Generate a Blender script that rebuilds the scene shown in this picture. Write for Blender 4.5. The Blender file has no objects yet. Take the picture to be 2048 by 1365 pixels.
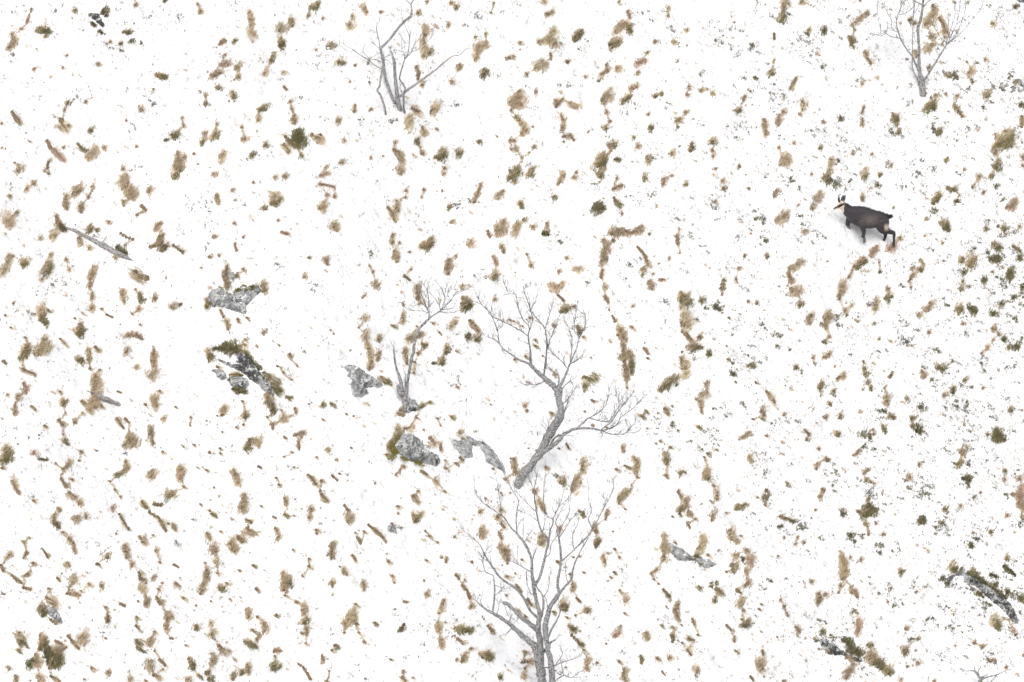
import bpy, bmesh, math, random
import numpy as np
from mathutils import Vector

random.seed(7); RNG = np.random.default_rng(11)
scene = bpy.context.scene
COL = scene.collection

# ------------------------------------------------------------------ camera
PITCH = math.radians(12.0)
DIST = 230.0
SRC_W, SRC_H = 2048.0, 1365.0
PXM = 96.0                                   # photo pixels per metre at the middle of the slope
cam_d = bpy.data.cameras.new('camera'); cam = bpy.data.objects.new('camera', cam_d); COL.objects.link(cam)
VF = np.array([0, math.cos(PITCH), -math.sin(PITCH)])
VU = np.array([0, math.sin(PITCH), math.cos(PITCH)])
VR = np.array([1.0, 0, 0])
CAM = -VF * DIST
cam.location = CAM; cam.rotation_euler = (math.pi/2 - PITCH, 0, 0)
cam_d.sensor_width = 36.0
FPX = DIST * PXM                             # focal length in photo pixels
cam_d.lens = 36.0 * FPX / SRC_W
cam_d.clip_start = 1.0; cam_d.clip_end = 3000.0
scene.camera = cam

# ------------------------------------------------------------------ overcast winter light
world = bpy.data.worlds.new('World'); scene.world = world; world.use_nodes = True
wn = world.node_tree
bg = wn.nodes['Background']
sky = wn.nodes.new('ShaderNodeTexSky'); sky.sky_type = 'NISHITA'; sky.sun_disc = False
SUN_DIR = Vector((0.02, -0.66, 0.75)).normalized()          # towards the sun
sky.sun_elevation = math.asin(SUN_DIR.z)
sky.sun_rotation = math.atan2(SUN_DIR.x, SUN_DIR.y)
sky.dust_density = 4.0; sky.air_density = 1.0
hsv = wn.nodes.new('ShaderNodeHueSaturation'); hsv.inputs['Saturation'].default_value = 0.22   # cloud grey, not blue
wn.links.new(sky.outputs[0], hsv.inputs['Color']); wn.links.new(hsv.outputs[0], bg.inputs['Color'])
bg.inputs['Strength'].default_value = 0.135
sun_d = bpy.data.lights.new('sun', 'SUN'); sun = bpy.data.objects.new('sun', sun_d); COL.objects.link(sun)
sun_d.energy = .65; sun_d.angle = math.radians(75); sun_d.color = (1.0, 0.97, 0.93)
sun.rotation_euler = SUN_DIR.to_track_quat('Z', 'Y').to_euler()
sun.location = (20, -40, 60)
vs = scene.view_settings
vs.view_transform = 'Standard'; vs.look = 'None'; vs.gamma = 1.0; vs.use_curve_mapping = False
vs.exposure = 0.44

# ------------------------------------------------------------------ terrain function and pixel -> ground
GX, GY = -0.50, 0.60
N0 = np.array([-GX, -GY, 1.0]); N0 /= np.linalg.norm(N0)
FALL = np.array([-GX, -GY, -(GX*GX + GY*GY)]); FALL /= np.linalg.norm(FALL)
_w = np.random.default_rng(3)
WAVES = []
for lam, amp, n in ((9.0, .10, 5), (3.2, .035, 6), (1.1, .022, 8), (.5, .012, 9)):
    for k in range(n):
        a = _w.uniform(0, 2*math.pi); l = lam * _w.uniform(.7, 1.4)
        WAVES.append((2*math.pi/l*math.cos(a), 2*math.pi/l*math.sin(a)*.7, _w.uniform(0, 6.28), amp))
def ground_z(x, y):
    z = GX*x + GY*y
    for kx, ky, ph, am in WAVES:
        z = z + am*np.sin(kx*x + ky*y + ph)
    return z
def ray_dir(px, py):
    px = np.asarray(px, float); py = np.asarray(py, float)
    return (VF[None] + ((px - SRC_W/2)/FPX)[:, None]*VR[None] - ((py - SRC_H/2)/FPX)[:, None]*VU[None])
def ground_at(px, py):
    d = ray_dir(np.atleast_1d(px), np.atleast_1d(py))
    t = np.full(len(d), DIST)
    slope = d[:, 2] - GX*d[:, 0] - GY*d[:, 1]
    for _ in range(14):
        p = CAM[None] + d*t[:, None]
        t = t - .9*(p[:, 2] - ground_z(p[:, 0], p[:, 1]))/slope
    return CAM[None] + d*t[:, None], t
def point_at(px, py, t):
    return CAM[None] + ray_dir(np.atleast_1d(px), np.atleast_1d(py))*np.atleast_1d(t)[:, None]

# ------------------------------------------------------------------ materials
def new_mat(name):
    m = bpy.data.materials.new(name); m.use_nodes = True
    nt = m.node_tree; b = nt.nodes['Principled BSDF']
    return m, nt, b
def noise(nt, scale, detail=4, rough=.6, coord='Object'):
    tc = nt.nodes.new('ShaderNodeTexCoord'); n = nt.nodes.new('ShaderNodeTexNoise')
    n.inputs['Scale'].default_value = scale; n.inputs['Detail'].default_value = detail; n.inputs['Roughness'].default_value = rough
    nt.links.new(tc.outputs[coord], n.inputs['Vector']); return n
def ramp(nt, src, stops):
    r = nt.nodes.new('ShaderNodeValToRGB'); e = r.color_ramp.elements
    while len(e) > 1: e.remove(e[-1])
    e[0].position, e[0].color = stops[0][0], (*stops[0][1], 1)
    for p, c in stops[1:]:
        k = e.new(p); k.color = (*c, 1)
    nt.links.new(src, r.inputs[0]); return r
def mixc(nt, fac, a, b):
    m = nt.nodes.new('ShaderNodeMix'); m.data_type = 'RGBA'
    for s, v in ((0, fac), (6, a), (7, b)):
        if isinstance(v, (int, float)): m.inputs[s].default_value = v
        elif isinstance(v, tuple): m.inputs[s].default_value = (*v, 1)
        else: nt.links.new(v, m.inputs[s])
    return m.outputs[2]
def bump(nt, b, h, strength, dist):
    n = nt.nodes.new('ShaderNodeBump'); n.inputs['Strength'].default_value = strength; n.inputs['Distance'].default_value = dist
    nt.links.new(h, n.inputs['Height']); nt.links.new(n.outputs[0], b.inputs['Normal'])

def mat_snow():
    m, nt, b = new_mat('snow')
    n1 = noise(nt, .8, 3); n2 = noise(nt, 26, 6, .7)
    # thin snow where buried turf greys through, in ragged patches strung along the slope
    mp = nt.nodes.new('ShaderNodeMapping'); mp.inputs['Rotation'].default_value = (0, 0, .45); mp.inputs['Scale'].default_value = (1.5, .8, 1)
    n7 = noise(nt, 3.6, 9, .78); tc = n7.inputs['Vector'].links[0].from_socket
    nt.links.new(tc, mp.inputs['Vector']); nt.links.new(mp.outputs[0], n7.inputs['Vector'])
    n8 = noise(nt, 30, 4, .75)
    ad = nt.nodes.new('ShaderNodeMath'); ad.operation = 'MULTIPLY_ADD'; ad.inputs[1].default_value = .45
    nt.links.new(n8.outputs['Fac'], ad.inputs[0]); nt.links.new(n7.outputs['Fac'], ad.inputs[2])
    th = ramp(nt, ad.outputs[0], [(.775, (0, 0, 0)), (.90, (1, 1, 1))])
    r = ramp(nt, n1.outputs['Fac'], [(.3, (.86, .865, .88)), (.7, (.90, .905, .915))])
    nt.links.new(mixc(nt, th.outputs[0], r.outputs[0], (.50, .48, .455)), b.inputs['Base Color'])
    b.inputs['Roughness'].default_value = .85; b.inputs['Specular IOR Level'].default_value = .15
    n5 = noise(nt, 7, 5, .65); mm = nt.nodes.new('ShaderNodeMath'); mm.operation = 'MULTIPLY_ADD'; mm.inputs[1].default_value = .35
    nt.links.new(n2.outputs['Fac'], mm.inputs[0]); nt.links.new(n5.outputs['Fac'], mm.inputs[2])
    bump(nt, b, mm.outputs[0], .8, .06)
    return m
def mat_grass():
    m, nt, b = new_mat('dry_grass')
    a = nt.nodes.new('ShaderNodeAttribute'); a.attribute_name = 'col'
    nt.links.new(a.outputs['Color'], b.inputs['Base Color'])
    b.inputs['Roughness'].default_value = .8; b.inputs['Specular IOR Level'].default_value = .2
    tr = nt.nodes.new('ShaderNodeBsdfTranslucent'); nt.links.new(a.outputs['Color'], tr.inputs['Color'])
    mx = nt.nodes.new('ShaderNodeMixShader'); mx.inputs[0].default_value = .4
    out = nt.nodes['Material Output']
    nt.links.new(b.outputs[0], mx.inputs[1]); nt.links.new(tr.outputs[0], mx.inputs[2]); nt.links.new(mx.outputs[0], out.inputs['Surface'])
    return m
def mat_rock(name, black, scale=1.0):
    m, nt, b = new_mat(name)
    n1 = noise(nt, 5*scale, 6, .65); n2 = noise(nt, 24*scale, 6, .8); n3 = noise(nt, 11*scale, 8, .8); n4 = noise(nt, 2.2*scale, 5, .6)
    base = ramp(nt, n1.outputs['Fac'], [(.36, (.12, .12, .125)), (.45, (.33, .335, .34)), (.54, (.52, .53, .52)), (.68, (.62, .63, .605))])
    speck = ramp(nt, n2.outputs['Fac'], [(.42, (0, 0, 0)), (.49, (1, 1, 1))])
    c = mixc(nt, speck.outputs[0], (.13, .128, .13), base.outputs[0])
    pale = ramp(nt, n3.outputs['Fac'], [(.56, (0, 0, 0)), (.62, (1, 1, 1))])
    c = mixc(nt, pale.outputs[0], c, (.68, .69, .66))
    nc = noise(nt, 3.4*scale, 7, .7); cr = ramp(nt, nc.outputs['Fac'], [(.485, (0, 0, 0)), (.498, (1, 1, 1)), (.502, (1, 1, 1)), (.515, (0, 0, 0))])
    c = mixc(nt, cr.outputs[0], c, (.10, .095, .098))
    blk = ramp(nt, n4.outputs['Fac'], [(.62 - black*.22, (0, 0, 0)), (.64 - black*.2, (1, 1, 1))])
    inner = ramp(nt, n3.outputs['Fac'], [(.5, (1, 1, 1)), (.56, (0, 0, 0))])
    mul = nt.nodes.new('ShaderNodeMath'); mul.operation = 'MULTIPLY'
    nt.links.new(blk.outputs[0], mul.inputs[0]); nt.links.new(inner.outputs[0], mul.inputs[1])
    c = mixc(nt, mul.outputs[0], c, (.05, .049, .05))
    ge = nt.nodes.new('ShaderNodeNewGeometry'); sx = nt.nodes.new('ShaderNodeSeparateXYZ'); nt.links.new(ge.outputs['Normal'], sx.inputs[0])
    n6 = noise(nt, 7*scale, 6, .7); sa = nt.nodes.new('ShaderNodeMath'); sa.operation = 'MULTIPLY_ADD'; sa.inputs[1].default_value = .43
    nt.links.new(sx.outputs['Z'], sa.inputs[0]); nt.links.new(n6.outputs['Fac'], sa.inputs[2])
    sr = ramp(nt, sa.outputs[0], [(1.0 - .02, (0, 0, 0)), (1.0, (1, 1, 1))])
    c = mixc(nt, sr.outputs[0], c, (.88, .885, .9))
    nt.links.new(c, b.inputs['Base Color']); b.inputs['Roughness'].default_value = .9
    bump(nt, b, n3.outputs['Fac'], .9, .03)
    return m
def mat_bark(name, light, dark, pale, k):
    m, nt, b = new_mat(name)
    n1 = noise(nt, 30, 6, .78); n2 = noise(nt, 60, 4, .7); n3 = noise(nt, 13, 5, .65)
    c = ramp(nt, n1.outputs['Fac'], [(.44, dark), (.51, light), (.7, tuple(min(.8, x*1.35) for x in light))])
    p = ramp(nt, n2.outputs['Fac'], [(.54, (0, 0, 0)), (.6, (k, k, k))])
    c2 = mixc(nt, p.outputs[0], c.outputs[0], pale)
    q = ramp(nt, n3.outputs['Fac'], [(.6, (0, 0, 0)), (.68, (.6, .6, .6))])
    c3 = mixc(nt, q.outputs[0], c2, dark)
    nt.links.new(c3, b.inputs['Base Color']); b.inputs['Roughness'].default_value = .9
    bump(nt, b, n1.outputs['Fac'], .8, .02)
    return m
def mat_plain(name, col, rough=.7):
    m, nt, b = new_mat(name)
    n = noise(nt, 60, 3); r = ramp(nt, n.outputs['Fac'], [(.3, tuple(x*.75 for x in col)), (.7, tuple(min(1, x*1.2) for x in col))])
    nt.links.new(r.outputs[0], b.inputs['Base Color']); b.inputs['Roughness'].default_value = rough
    return m
def mat_fur():
    m, nt, b = new_mat('coat_fur')
    a = nt.nodes.new('ShaderNodeAttribute'); a.attribute_name = 'col'
    n = noise(nt, 62, 5, .85); n.inputs['Distortion'].default_value = .6
    r = ramp(nt, n.outputs['Fac'], [(.36, (.42, .41, .42)), (.5, (.95, .95, .95)), (.64, (2.1, 2.0, 1.95))])
    mm = nt.nodes.new('ShaderNodeMix'); mm.data_type = 'RGBA'; mm.blend_type = 'MULTIPLY'; mm.inputs[0].default_value = 1
    nt.links.new(a.outputs['Color'], mm.inputs[6]); nt.links.new(r.outputs[0], mm.inputs[7])
    nt.links.new(mm.outputs[2], b.inputs['Base Color'])
    b.inputs['Roughness'].default_value = .85; b.inputs['Sheen Weight'].default_value = .15
    bump(nt, b, n.outputs['Fac'], .5, .01)
    return m
SNOW = mat_snow(); GRASS = mat_grass()
ROCK = mat_rock('lichened_rock', .25); ROCKB = mat_rock('black_lichened_rock', 1.0); ROCKD = mat_rock('dark_rib_rock', .85, 1.2); ROCKF = mat_rock('fine_grey_rock', .05, 1.6)
BARK = mat_bark('grey_birch_bark', (.305, .296, .298), (.07, .063, .063), (.56, .57, .56), .85)
BARKP = mat_bark('bare_weathered_wood', (.38, .345, .34), (.16, .135, .13), (.55, .53, .51), .5)
TWIG = mat_bark('twig_bark', (.165, .146, .143), (.10, .086, .083), (.33, .32, .31), .4)
LOGM = mat_bark('weathered_log_wood', (.38, .365, .36), (.11, .10, .10), (.56, .55, .54), .7)
FUR = mat_fur(); HORN = mat_plain('black_horn', (.03, .027, .027), .45); EYE = mat_plain('dark_eye', (.01, .008, .008), .15)
SEED = mat_plain('dry_seed_head', (.16, .075, .045)); STALK = mat_plain('dry_stalk', (.26, .20, .15))

# ------------------------------------------------------------------ object helpers
def tag(o, label=None, cat=None, group=None, kind=None):
    for k, v in (('label', label), ('category', cat), ('group', group), ('kind', kind)):
        if v: o[k] = v
    return o
def link(name, me, m, parent=None, loc=None):
    o = bpy.data.objects.new(name, me); COL.objects.link(o)
    for x in (m if isinstance(m, (list, tuple)) else [m]): me.materials.append(x)
    if parent is not None: o.parent = parent
    if loc is not None: o.location = loc
    return o
def empty(name, loc):
    o = bpy.data.objects.new(name, None); o.empty_display_size = .1; COL.objects.link(o); o.location = loc; return o
def np_mesh(name, V, F, colors=None, smooth=False):
    """V (n,3); F list of arrays of equal-size faces"""
    me = bpy.data.meshes.new(name)
    V = np.asarray(V, np.float32)
    loops = np.concatenate([f.reshape(-1) for f in F]).astype(np.int32)
    tot = np.concatenate([np.full(len(f), f.shape[1]) for f in F]).astype(np.int32)
    st = np.concatenate([[0], np.cumsum(tot)[:-1]]).astype(np.int32)
    me.vertices.add(len(V)); me.vertices.foreach_set('co', V.ravel())
    me.loops.add(len(loops)); me.loops.foreach_set('vertex_index', loops)
    me.polygons.add(len(tot)); me.polygons.foreach_set('loop_start', st); me.polygons.foreach_set('loop_total', tot)
    if smooth: me.polygons.foreach_set('use_smooth', np.ones(len(tot), bool))
    me.update(calc_edges=True)
    if colors is not None:
        a = me.attributes.new('col', 'FLOAT_COLOR', 'POINT')
        c = np.ones((len(V), 4), np.float32); c[:, :3] = colors
        a.data.foreach_set('color', c.ravel())
    return me

# ------------------------------------------------------------------ the snow slope
def axis(lo, hi, step, far):
    mid = np.arange(lo, hi + 1e-6, step)
    g = [step]; 
    while sum(g) < far: g.append(g[-1]*1.22)
    c = np.cumsum(g)
    return np.concatenate([lo - c[::-1], mid, hi + c])
XS = axis(-13, 13, .11, 350); YS = axis(-17, 17, .14, 170)
gx, gy = np.meshgrid(XS, YS)
gz = ground_z(gx, gy)
nx, ny = len(XS), len(YS)
idx = np.arange(nx*ny).reshape(ny, nx)
Fq = np.stack([idx[:-1, :-1], idx[:-1, 1:], idx[1:, 1:], idx[1:, :-1]], -1).reshape(-1, 4)
snow = link('snow_slope', np_mesh('snow_slope', np.stack([gx, gy, gz], -1).reshape(-1, 3), [Fq], smooth=True), SNOW)
tag(snow, 'steep white snow slope falling away to the lower right', 'ground', kind='structure')
# ------------------------------------------------------------------ tubes
def catmull(P, n):
    P = np.asarray(P, float)
    if len(P) == 2: P = np.array([P[0], (P[0]+P[1])/2, P[1]])
    Q = np.vstack([2*P[0]-P[1], P, 2*P[-1]-P[-2]]); out = []
    for i in range(1, len(Q)-2):
        for k in range(n):
            t = k/n; a, b, c, d = Q[i-1], Q[i], Q[i+1], Q[i+2]
            out.append(.5*((2*b) + (c-a)*t + (2*a-5*b+4*c-d)*t*t + (3*b-a-3*c+d)*t**3))
    out.append(P[-1]); return np.array(out)
def tube(pts, rad, seg=8, rough=0.0, cap=True):
    pts = np.asarray(pts, float); rad = np.asarray(rad, float); n = len(pts)
    T = np.gradient(pts, axis=0); T /= np.linalg.norm(T, axis=1, keepdims=True) + 1e-9
    up = np.array([.31, .87, .17]); V = []
    a = np.cross(T[0], up); a /= np.linalg.norm(a)
    for i in range(n):
        a = a - T[i]*a.dot(T[i]); a /= np.linalg.norm(a) + 1e-9
        b = np.cross(T[i], a)
        for k in range(seg):
            t = 2*math.pi*k/seg
            r = rad[i]*(1 + rough*(random.random()-.5)*2)
            V.append(pts[i] + (a*math.cos(t) + b*math.sin(t))*r)
    I = np.arange(n*seg).reshape(n, seg)
    F = np.stack([I[:-1], np.roll(I, -1, 1)[:-1], np.roll(I, -1, 1)[1:], I[1:]], -1).reshape(-1, 4)
    Fs = [F]
    if cap:
        Fs.append(I[0][::-1][None]); Fs.append(I[-1][None])
    return np.array(V), Fs
def join(parts):
    V = []; by = {}; off = 0
    for v, fs in parts:
        V.append(v)
        for f in fs: by.setdefault(f.shape[1], []).append(f + off)
        off += len(v)
    return np.concatenate(V), [np.concatenate(x) for x in by.values()]
def parse(block, ox, oy, s):
    out = []
    for line in block.strip().splitlines():
        line = line.strip()
        if not line: continue
        out.append(np.array([[float(q) for q in p.split(',')] for p in line.split()])/s + np.array([ox, oy, 0]))
    return out

# ------------------------------------------------------------------ rocks (real relief over the slope, their rims run under the snow)
def sdist(px, py, poly):
    x1, y1 = poly[:, 0], poly[:, 1]; x2, y2 = np.roll(x1, -1), np.roll(y1, -1)
    P = np.stack([px, py], -1)[:, None]; A = poly[None]; B = np.stack([x2, y2], -1)[None]
    t = np.clip(((P-A)*(B-A)).sum(-1)/(((B-A)**2).sum(-1)+1e-9), 0, 1)
    d = np.sqrt(((P - A - (B-A)*t[..., None])**2).sum(-1)).min(1)
    c = ((y1[None] > py[:, None]) != (y2[None] > py[:, None])) & (px[:, None] < (x2-x1)[None]*(py[:, None]-y1[None])/((y2-y1)[None]+1e-9) + x1[None])
    return np.where(c.sum(1) % 2 == 1, d, -d)
def vnoise(x, y, seed, lam):
    r = np.random.default_rng(seed); z = 0
    for k in range(9):
        a = r.uniform(0, 6.28); l = lam*r.uniform(.5, 1.6)
        z = z + np.sin((x*math.cos(a)+y*math.sin(a))*6.28/l + r.uniform(0, 6.28))
    return z/9*1.5
def rock_patch(poly, H, edge, seed, step=1.3, grow=3.0):
    x0, y0 = poly.min(0) - 5; x1, y1 = poly.max(0) + 5
    X, Y = np.meshgrid(np.arange(x0, x1, step), np.arange(y0, y1, step)); sh = X.shape
    px, py = X.ravel(), Y.ravel()
    wob = vnoise(px, py, seed+5, 9)*1.1 + vnoise(px, py, seed+9, 4.2)*.9
    sd = sdist(px, py, poly) + wob
    G, t = ground_at(px, py)
    s = np.clip(sd/edge, 0, 1)
    f = 1-(1-s)**2.4
    crag = vnoise(px, py, seed, 26); crag2 = vnoise(px*1.0, py*1.6, seed+1, 10)
    facet = np.round((crag+.2)*2.2)/2.2
    h = H*f*(.78 + .40*(.6*facet + .4*crag) + .22*crag2) + np.where(sd < 0, np.maximum(sd, -4)*.012, 0)
    D = N0*.75 + np.array([0, -.25, .1])
    Vv = G + h[:, None]*D[None]
    I = np.arange(len(px)).reshape(sh)
    F = np.stack([I[1:, :-1], I[1:, 1:], I[:-1, 1:], I[:-1, :-1]], -1).reshape(-1, 4)
    ok = (sd[F] > -grow).all(1)
    F = F[ok]; used = np.unique(F); mp = -np.ones(len(px), int); mp[used] = np.arange(len(used))
    # close the underside so the stone is a solid
    top = Vv[used]; bot = G[used] - N0[None]*(.10 + .05*0) 
    nt_ = len(used); Ft = mp[F]
    e = {}
    for q in Ft:
        for a, b in ((q[0], q[1]), (q[1], q[2]), (q[2], q[3]), (q[3], q[0])):
            if (b, a) in e: del e[(b, a)]
            else: e[(a, b)] = 1
    side = np.array([[b, a, a+nt_, b+nt_] for a, b in e], int)
    return np.concatenate([top, bot]), [np.concatenate([Ft, Ft[:, ::-1]+nt_, side])]
ROCKS = []     # for landmarks and moss
def rock(name, cat, label, polystr, ox, oy, s, H, edge, mat, seed, group=None):
    poly = parse(polystr.replace('\n', ' '), ox, oy, s)[0][:, :2]
    V, F = rock_patch(poly, H, edge, seed)
    c = poly.mean(0); base = ground_at(c[0], c[1])[0][0]
    o = link(name, np_mesh(name, V - base, F), mat, loc=base)
    tag(o, label, cat, group); return o
def P3(s): return ' '.join(p + ',0' for p in s.split())
G_R = 'stones showing through the snow'
R1 = rock('boulder', 'boulder', 'pale star-shaped boulder with moss along its top edge', P3('300,985 330,950 380,935 430,985 480,985 600,965 660,940 700,940 715,965 660,1020 595,1080 600,1145 520,1125 440,1100 420,1090 330,1085 290,1060'), 342, 342, 3.991, .16, 9, ROCK, 1, G_R)
rock('stone', 'stone', 'small grey stone beside the tall tuft above the star-shaped boulder', P3('465,810 500,810 515,850 495,888 470,860'), 342, 342, 3.991, .06, 5, ROCKF, 2, G_R)
R2 = rock('rock_slab', 'rock', 'long sloping rock slab blotched with black lichen among heather', P3('340,125 400,145 500,183 560,186 500,152 540,152 510,105 550,92 590,105 640,160 700,240 760,310 800,370 830,430 780,425 740,390 690,340 620,290 560,240 480,205 400,165'), 342, 684, 3.991, .13, 8, ROCKB, 3, G_R)
rock('stone', 'stone', 'small knobbly grey stone left of the mossy round stone below the black-lichened slab', P3('315,230 350,218 410,225 440,260 445,290 400,310 370,280 350,245'), 342, 684, 3.991, .09, 7, ROCKF, 4, G_R)
R2c = rock('stone', 'stone', 'rounded grey stone with a mossy top under the black-lichened slab', P3('450,300 500,280 560,280 610,310 625,345 590,390 540,375 480,350'), 342, 684, 3.991, .13, 9, ROCK, 5, G_R)
R3 = rock('rock_slab', 'rock', 'pitted grey slab with an overhanging lower block left of the leaning tree', P3('10,200 50,185 105,200 150,240 210,270 290,310 330,345 300,370 250,360 185,370 215,410 170,435 110,445 85,420 72,350 80,310 40,270 60,250'), 684, 684, 3.991, .16, 9, ROCK, 6, G_R)
R4 = rock('boulder', 'boulder', 'broad lichened boulder with thick moss and grass on its left side', P3('400,840 435,790 480,735 540,745 600,780 640,800 660,870 720,900 770,930 785,965 760,995 700,980 600,965 520,950 460,895 420,880'), 684, 684, 3.991, .22, 11, ROCK, 7, G_R)
rock('stone', 'stone', 'grey stone against the foot of the leaning tree', P3('530,450 580,470 620,520 610,550 560,555 530,570'), 684, 684, 3.991, .10, 7, ROCK, 8, G_R)
rock('rock_slab', 'rock', 'smooth grey slab with a rounded snow patch bitten into its middle', P3('855,765 930,790 1000,780 990,745 1060,780 1130,800 1180,840 1230,900 1290,990 1315,1060 1260,1020 1190,985 1150,960 1140,900 1100,840 1040,830 1040,900 1050,925 980,930 920,870 880,820'), 684, 684, 3.991, .09, 7, ROCKF, 9, G_R)
R6 = rock('rock_slab', 'rock', 'whitish lichened slab right of the tall straw tuft, moss on its edge', P3('395,490 450,495 540,560 620,580 700,650 770,690 860,750 960,750 1080,770 1215,840 1210,860 1120,900 1030,910 930,840 850,780 760,780 650,795 540,760 480,680 400,610'), 1290, 1030, 8.533, .10, 7, ROCKF, 10, G_R)
rock('rock_slab', 'rock', 'narrow rock with a black streak above a pale drooping tuft at bottom right', P3('140,775 180,810 270,850 360,905 450,955 580,1022 540,1028 460,990 390,965 320,965 260,945 200,890 170,830'), 1600, 1100, 4.571, .08, 6, ROCKD, 11, G_R)
rock('rock_rib', 'rock', 'long curved rib of grey rock running down the lower right corner', P3('1340,270 1370,238 1440,215 1500,210 1600,272 1700,328 1760,388 1850,430 1930,510 1980,600 1995,680 1940,660 1890,590 1820,520 1740,460 1660,390 1620,335 1510,298 1485,240 1420,240 1385,282 1345,298'), 1600, 1100, 4.571, .13, 8, ROCKD, 12, G_R)
rock('stone', 'stone', 'small dark-tipped stone under a heather bush at the top left', P3('1245,200 1290,180 1360,200 1370,250 1420,340 1415,385 1350,340 1300,280 1250,250'), 0, 0, 6.827, .09, 6, ROCKB, 13, G_R)
rock('stone', 'stone', 'lone ragged pale stone left of the bottom tree', P3('357,140 375,115 430,105 432,150 440,185 415,165 385,170'), 684, 1023, 3.991, .07, 5, ROCKF, 14, G_R)
rock('stone', 'stone', 'rounded blue-grey stone half wrapped in grass near the bottom left corner', P3('365,790 400,770 430,775 470,815 495,870 500,905 460,890 420,850 390,835'), 0, 1023, 3.991, .12, 8, ROCKF, 15, G_R)
rock('stone', 'stone', 'small pale stone beside a mossy clump near the right edge', P3('1700,1020 1745,985 1775,1020 1745,1042'), 1720, 0, 5.936, .06, 5, ROCKF, 16, G_R)
rock('stone', 'stone', 'small dark stone between two paler ones near the right edge', P3('1780,1035 1820,1030 1850,1047 1800,1068'), 1720, 0, 5.936, .05, 4, ROCKB, 17, G_R)
rock('stone', 'stone', 'grey stone cut by the right edge below the top right tree', P3('1830,950 1900,945 1950,1000 1990,1030 1980,1070 1930,1040 1880,1000'), 1720, 0, 5.936, .10, 6, ROCK, 18, G_R)
rock('stone', 'stone', 'low wedge of greenish stone right of the top right tree trunk', P3('970,835 1010,860 1080,885 1075,940 1020,910 990,875'), 1720, 0, 5.936, .06, 5, ROCKF, 19, G_R)
rock('stone', 'stone', 'thin sliver of stone above the fan-shaped tuft near the right edge', P3('1545,970 1580,1000 1615,1055 1625,1075 1590,1070 1560,1020'), 1720, 0, 5.936, .05, 4, ROCKF, 20, G_R)
rock('stone', 'stone', 'dark stone in the top right corner', P3('1840,-30 1950,-30 1948,35 1890,25 1850,5'), 1720, 0, 5.936, .08, 6, ROCKB, 21, G_R)

# ------------------------------------------------------------------ fallen wood
def log(label, line, ox, oy, s, lift, branches=''):
    A = parse(line, ox, oy, s)[0]
    A = np.concatenate([catmull(A[:, :2], 5), np.interp(np.linspace(0, 1, (len(A)-1)*5+1), np.linspace(0, 1, len(A)), A[:, 2])[:, None]], 1)
    P, t = ground_at(A[:, 0], A[:, 1]); r = A[:, 2]*t/FPX
    P = P + N0[None]*(r*lift)[:, None]
    base = P[0].copy()
    root = empty('fallen_log', base); tag(root, label, 'log', 'fallen dead wood')
    V, F = tube(P - base, r, 12, .10)
    link('log_body', np_mesh('log_body', V, F, smooth=True), LOGM, root)
    for L in parse(branches, ox, oy, s):
        Q, tt = ground_at(L[:, 0], L[:, 1]); Q = Q + N0[None]*np.linspace(.05, .12, len(L))[:, None]
        V, F = tube(Q - base, L[:, 2]*tt/FPX, 6, .1)
        link('broken_branch', np_mesh('broken_branch', V, F, smooth=True), LOGM, root)
    return root
log('long pale weathered log lying downhill between grass tufts at the left', '330,378,16 480,435,26 600,500,26 720,565,32 850,640,46 960,705,46 1090,765,40 1190,805,26 1270,835,5', 80, 400, 6.825, .45, '700,520,8 760,540,6 790,575,3\n840,600,8 880,560,5 890,530,3')
log('short grey-white log end sticking out below a tall shaggy tuft at the left', '940,1075,34 1010,1105,38 1080,1132,36 1160,1165,32 1215,1182,28 1238,1187,20', 40, 620, 6.203, .4, '930,1055,10 860,1058,9 800,1055,5')

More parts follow.
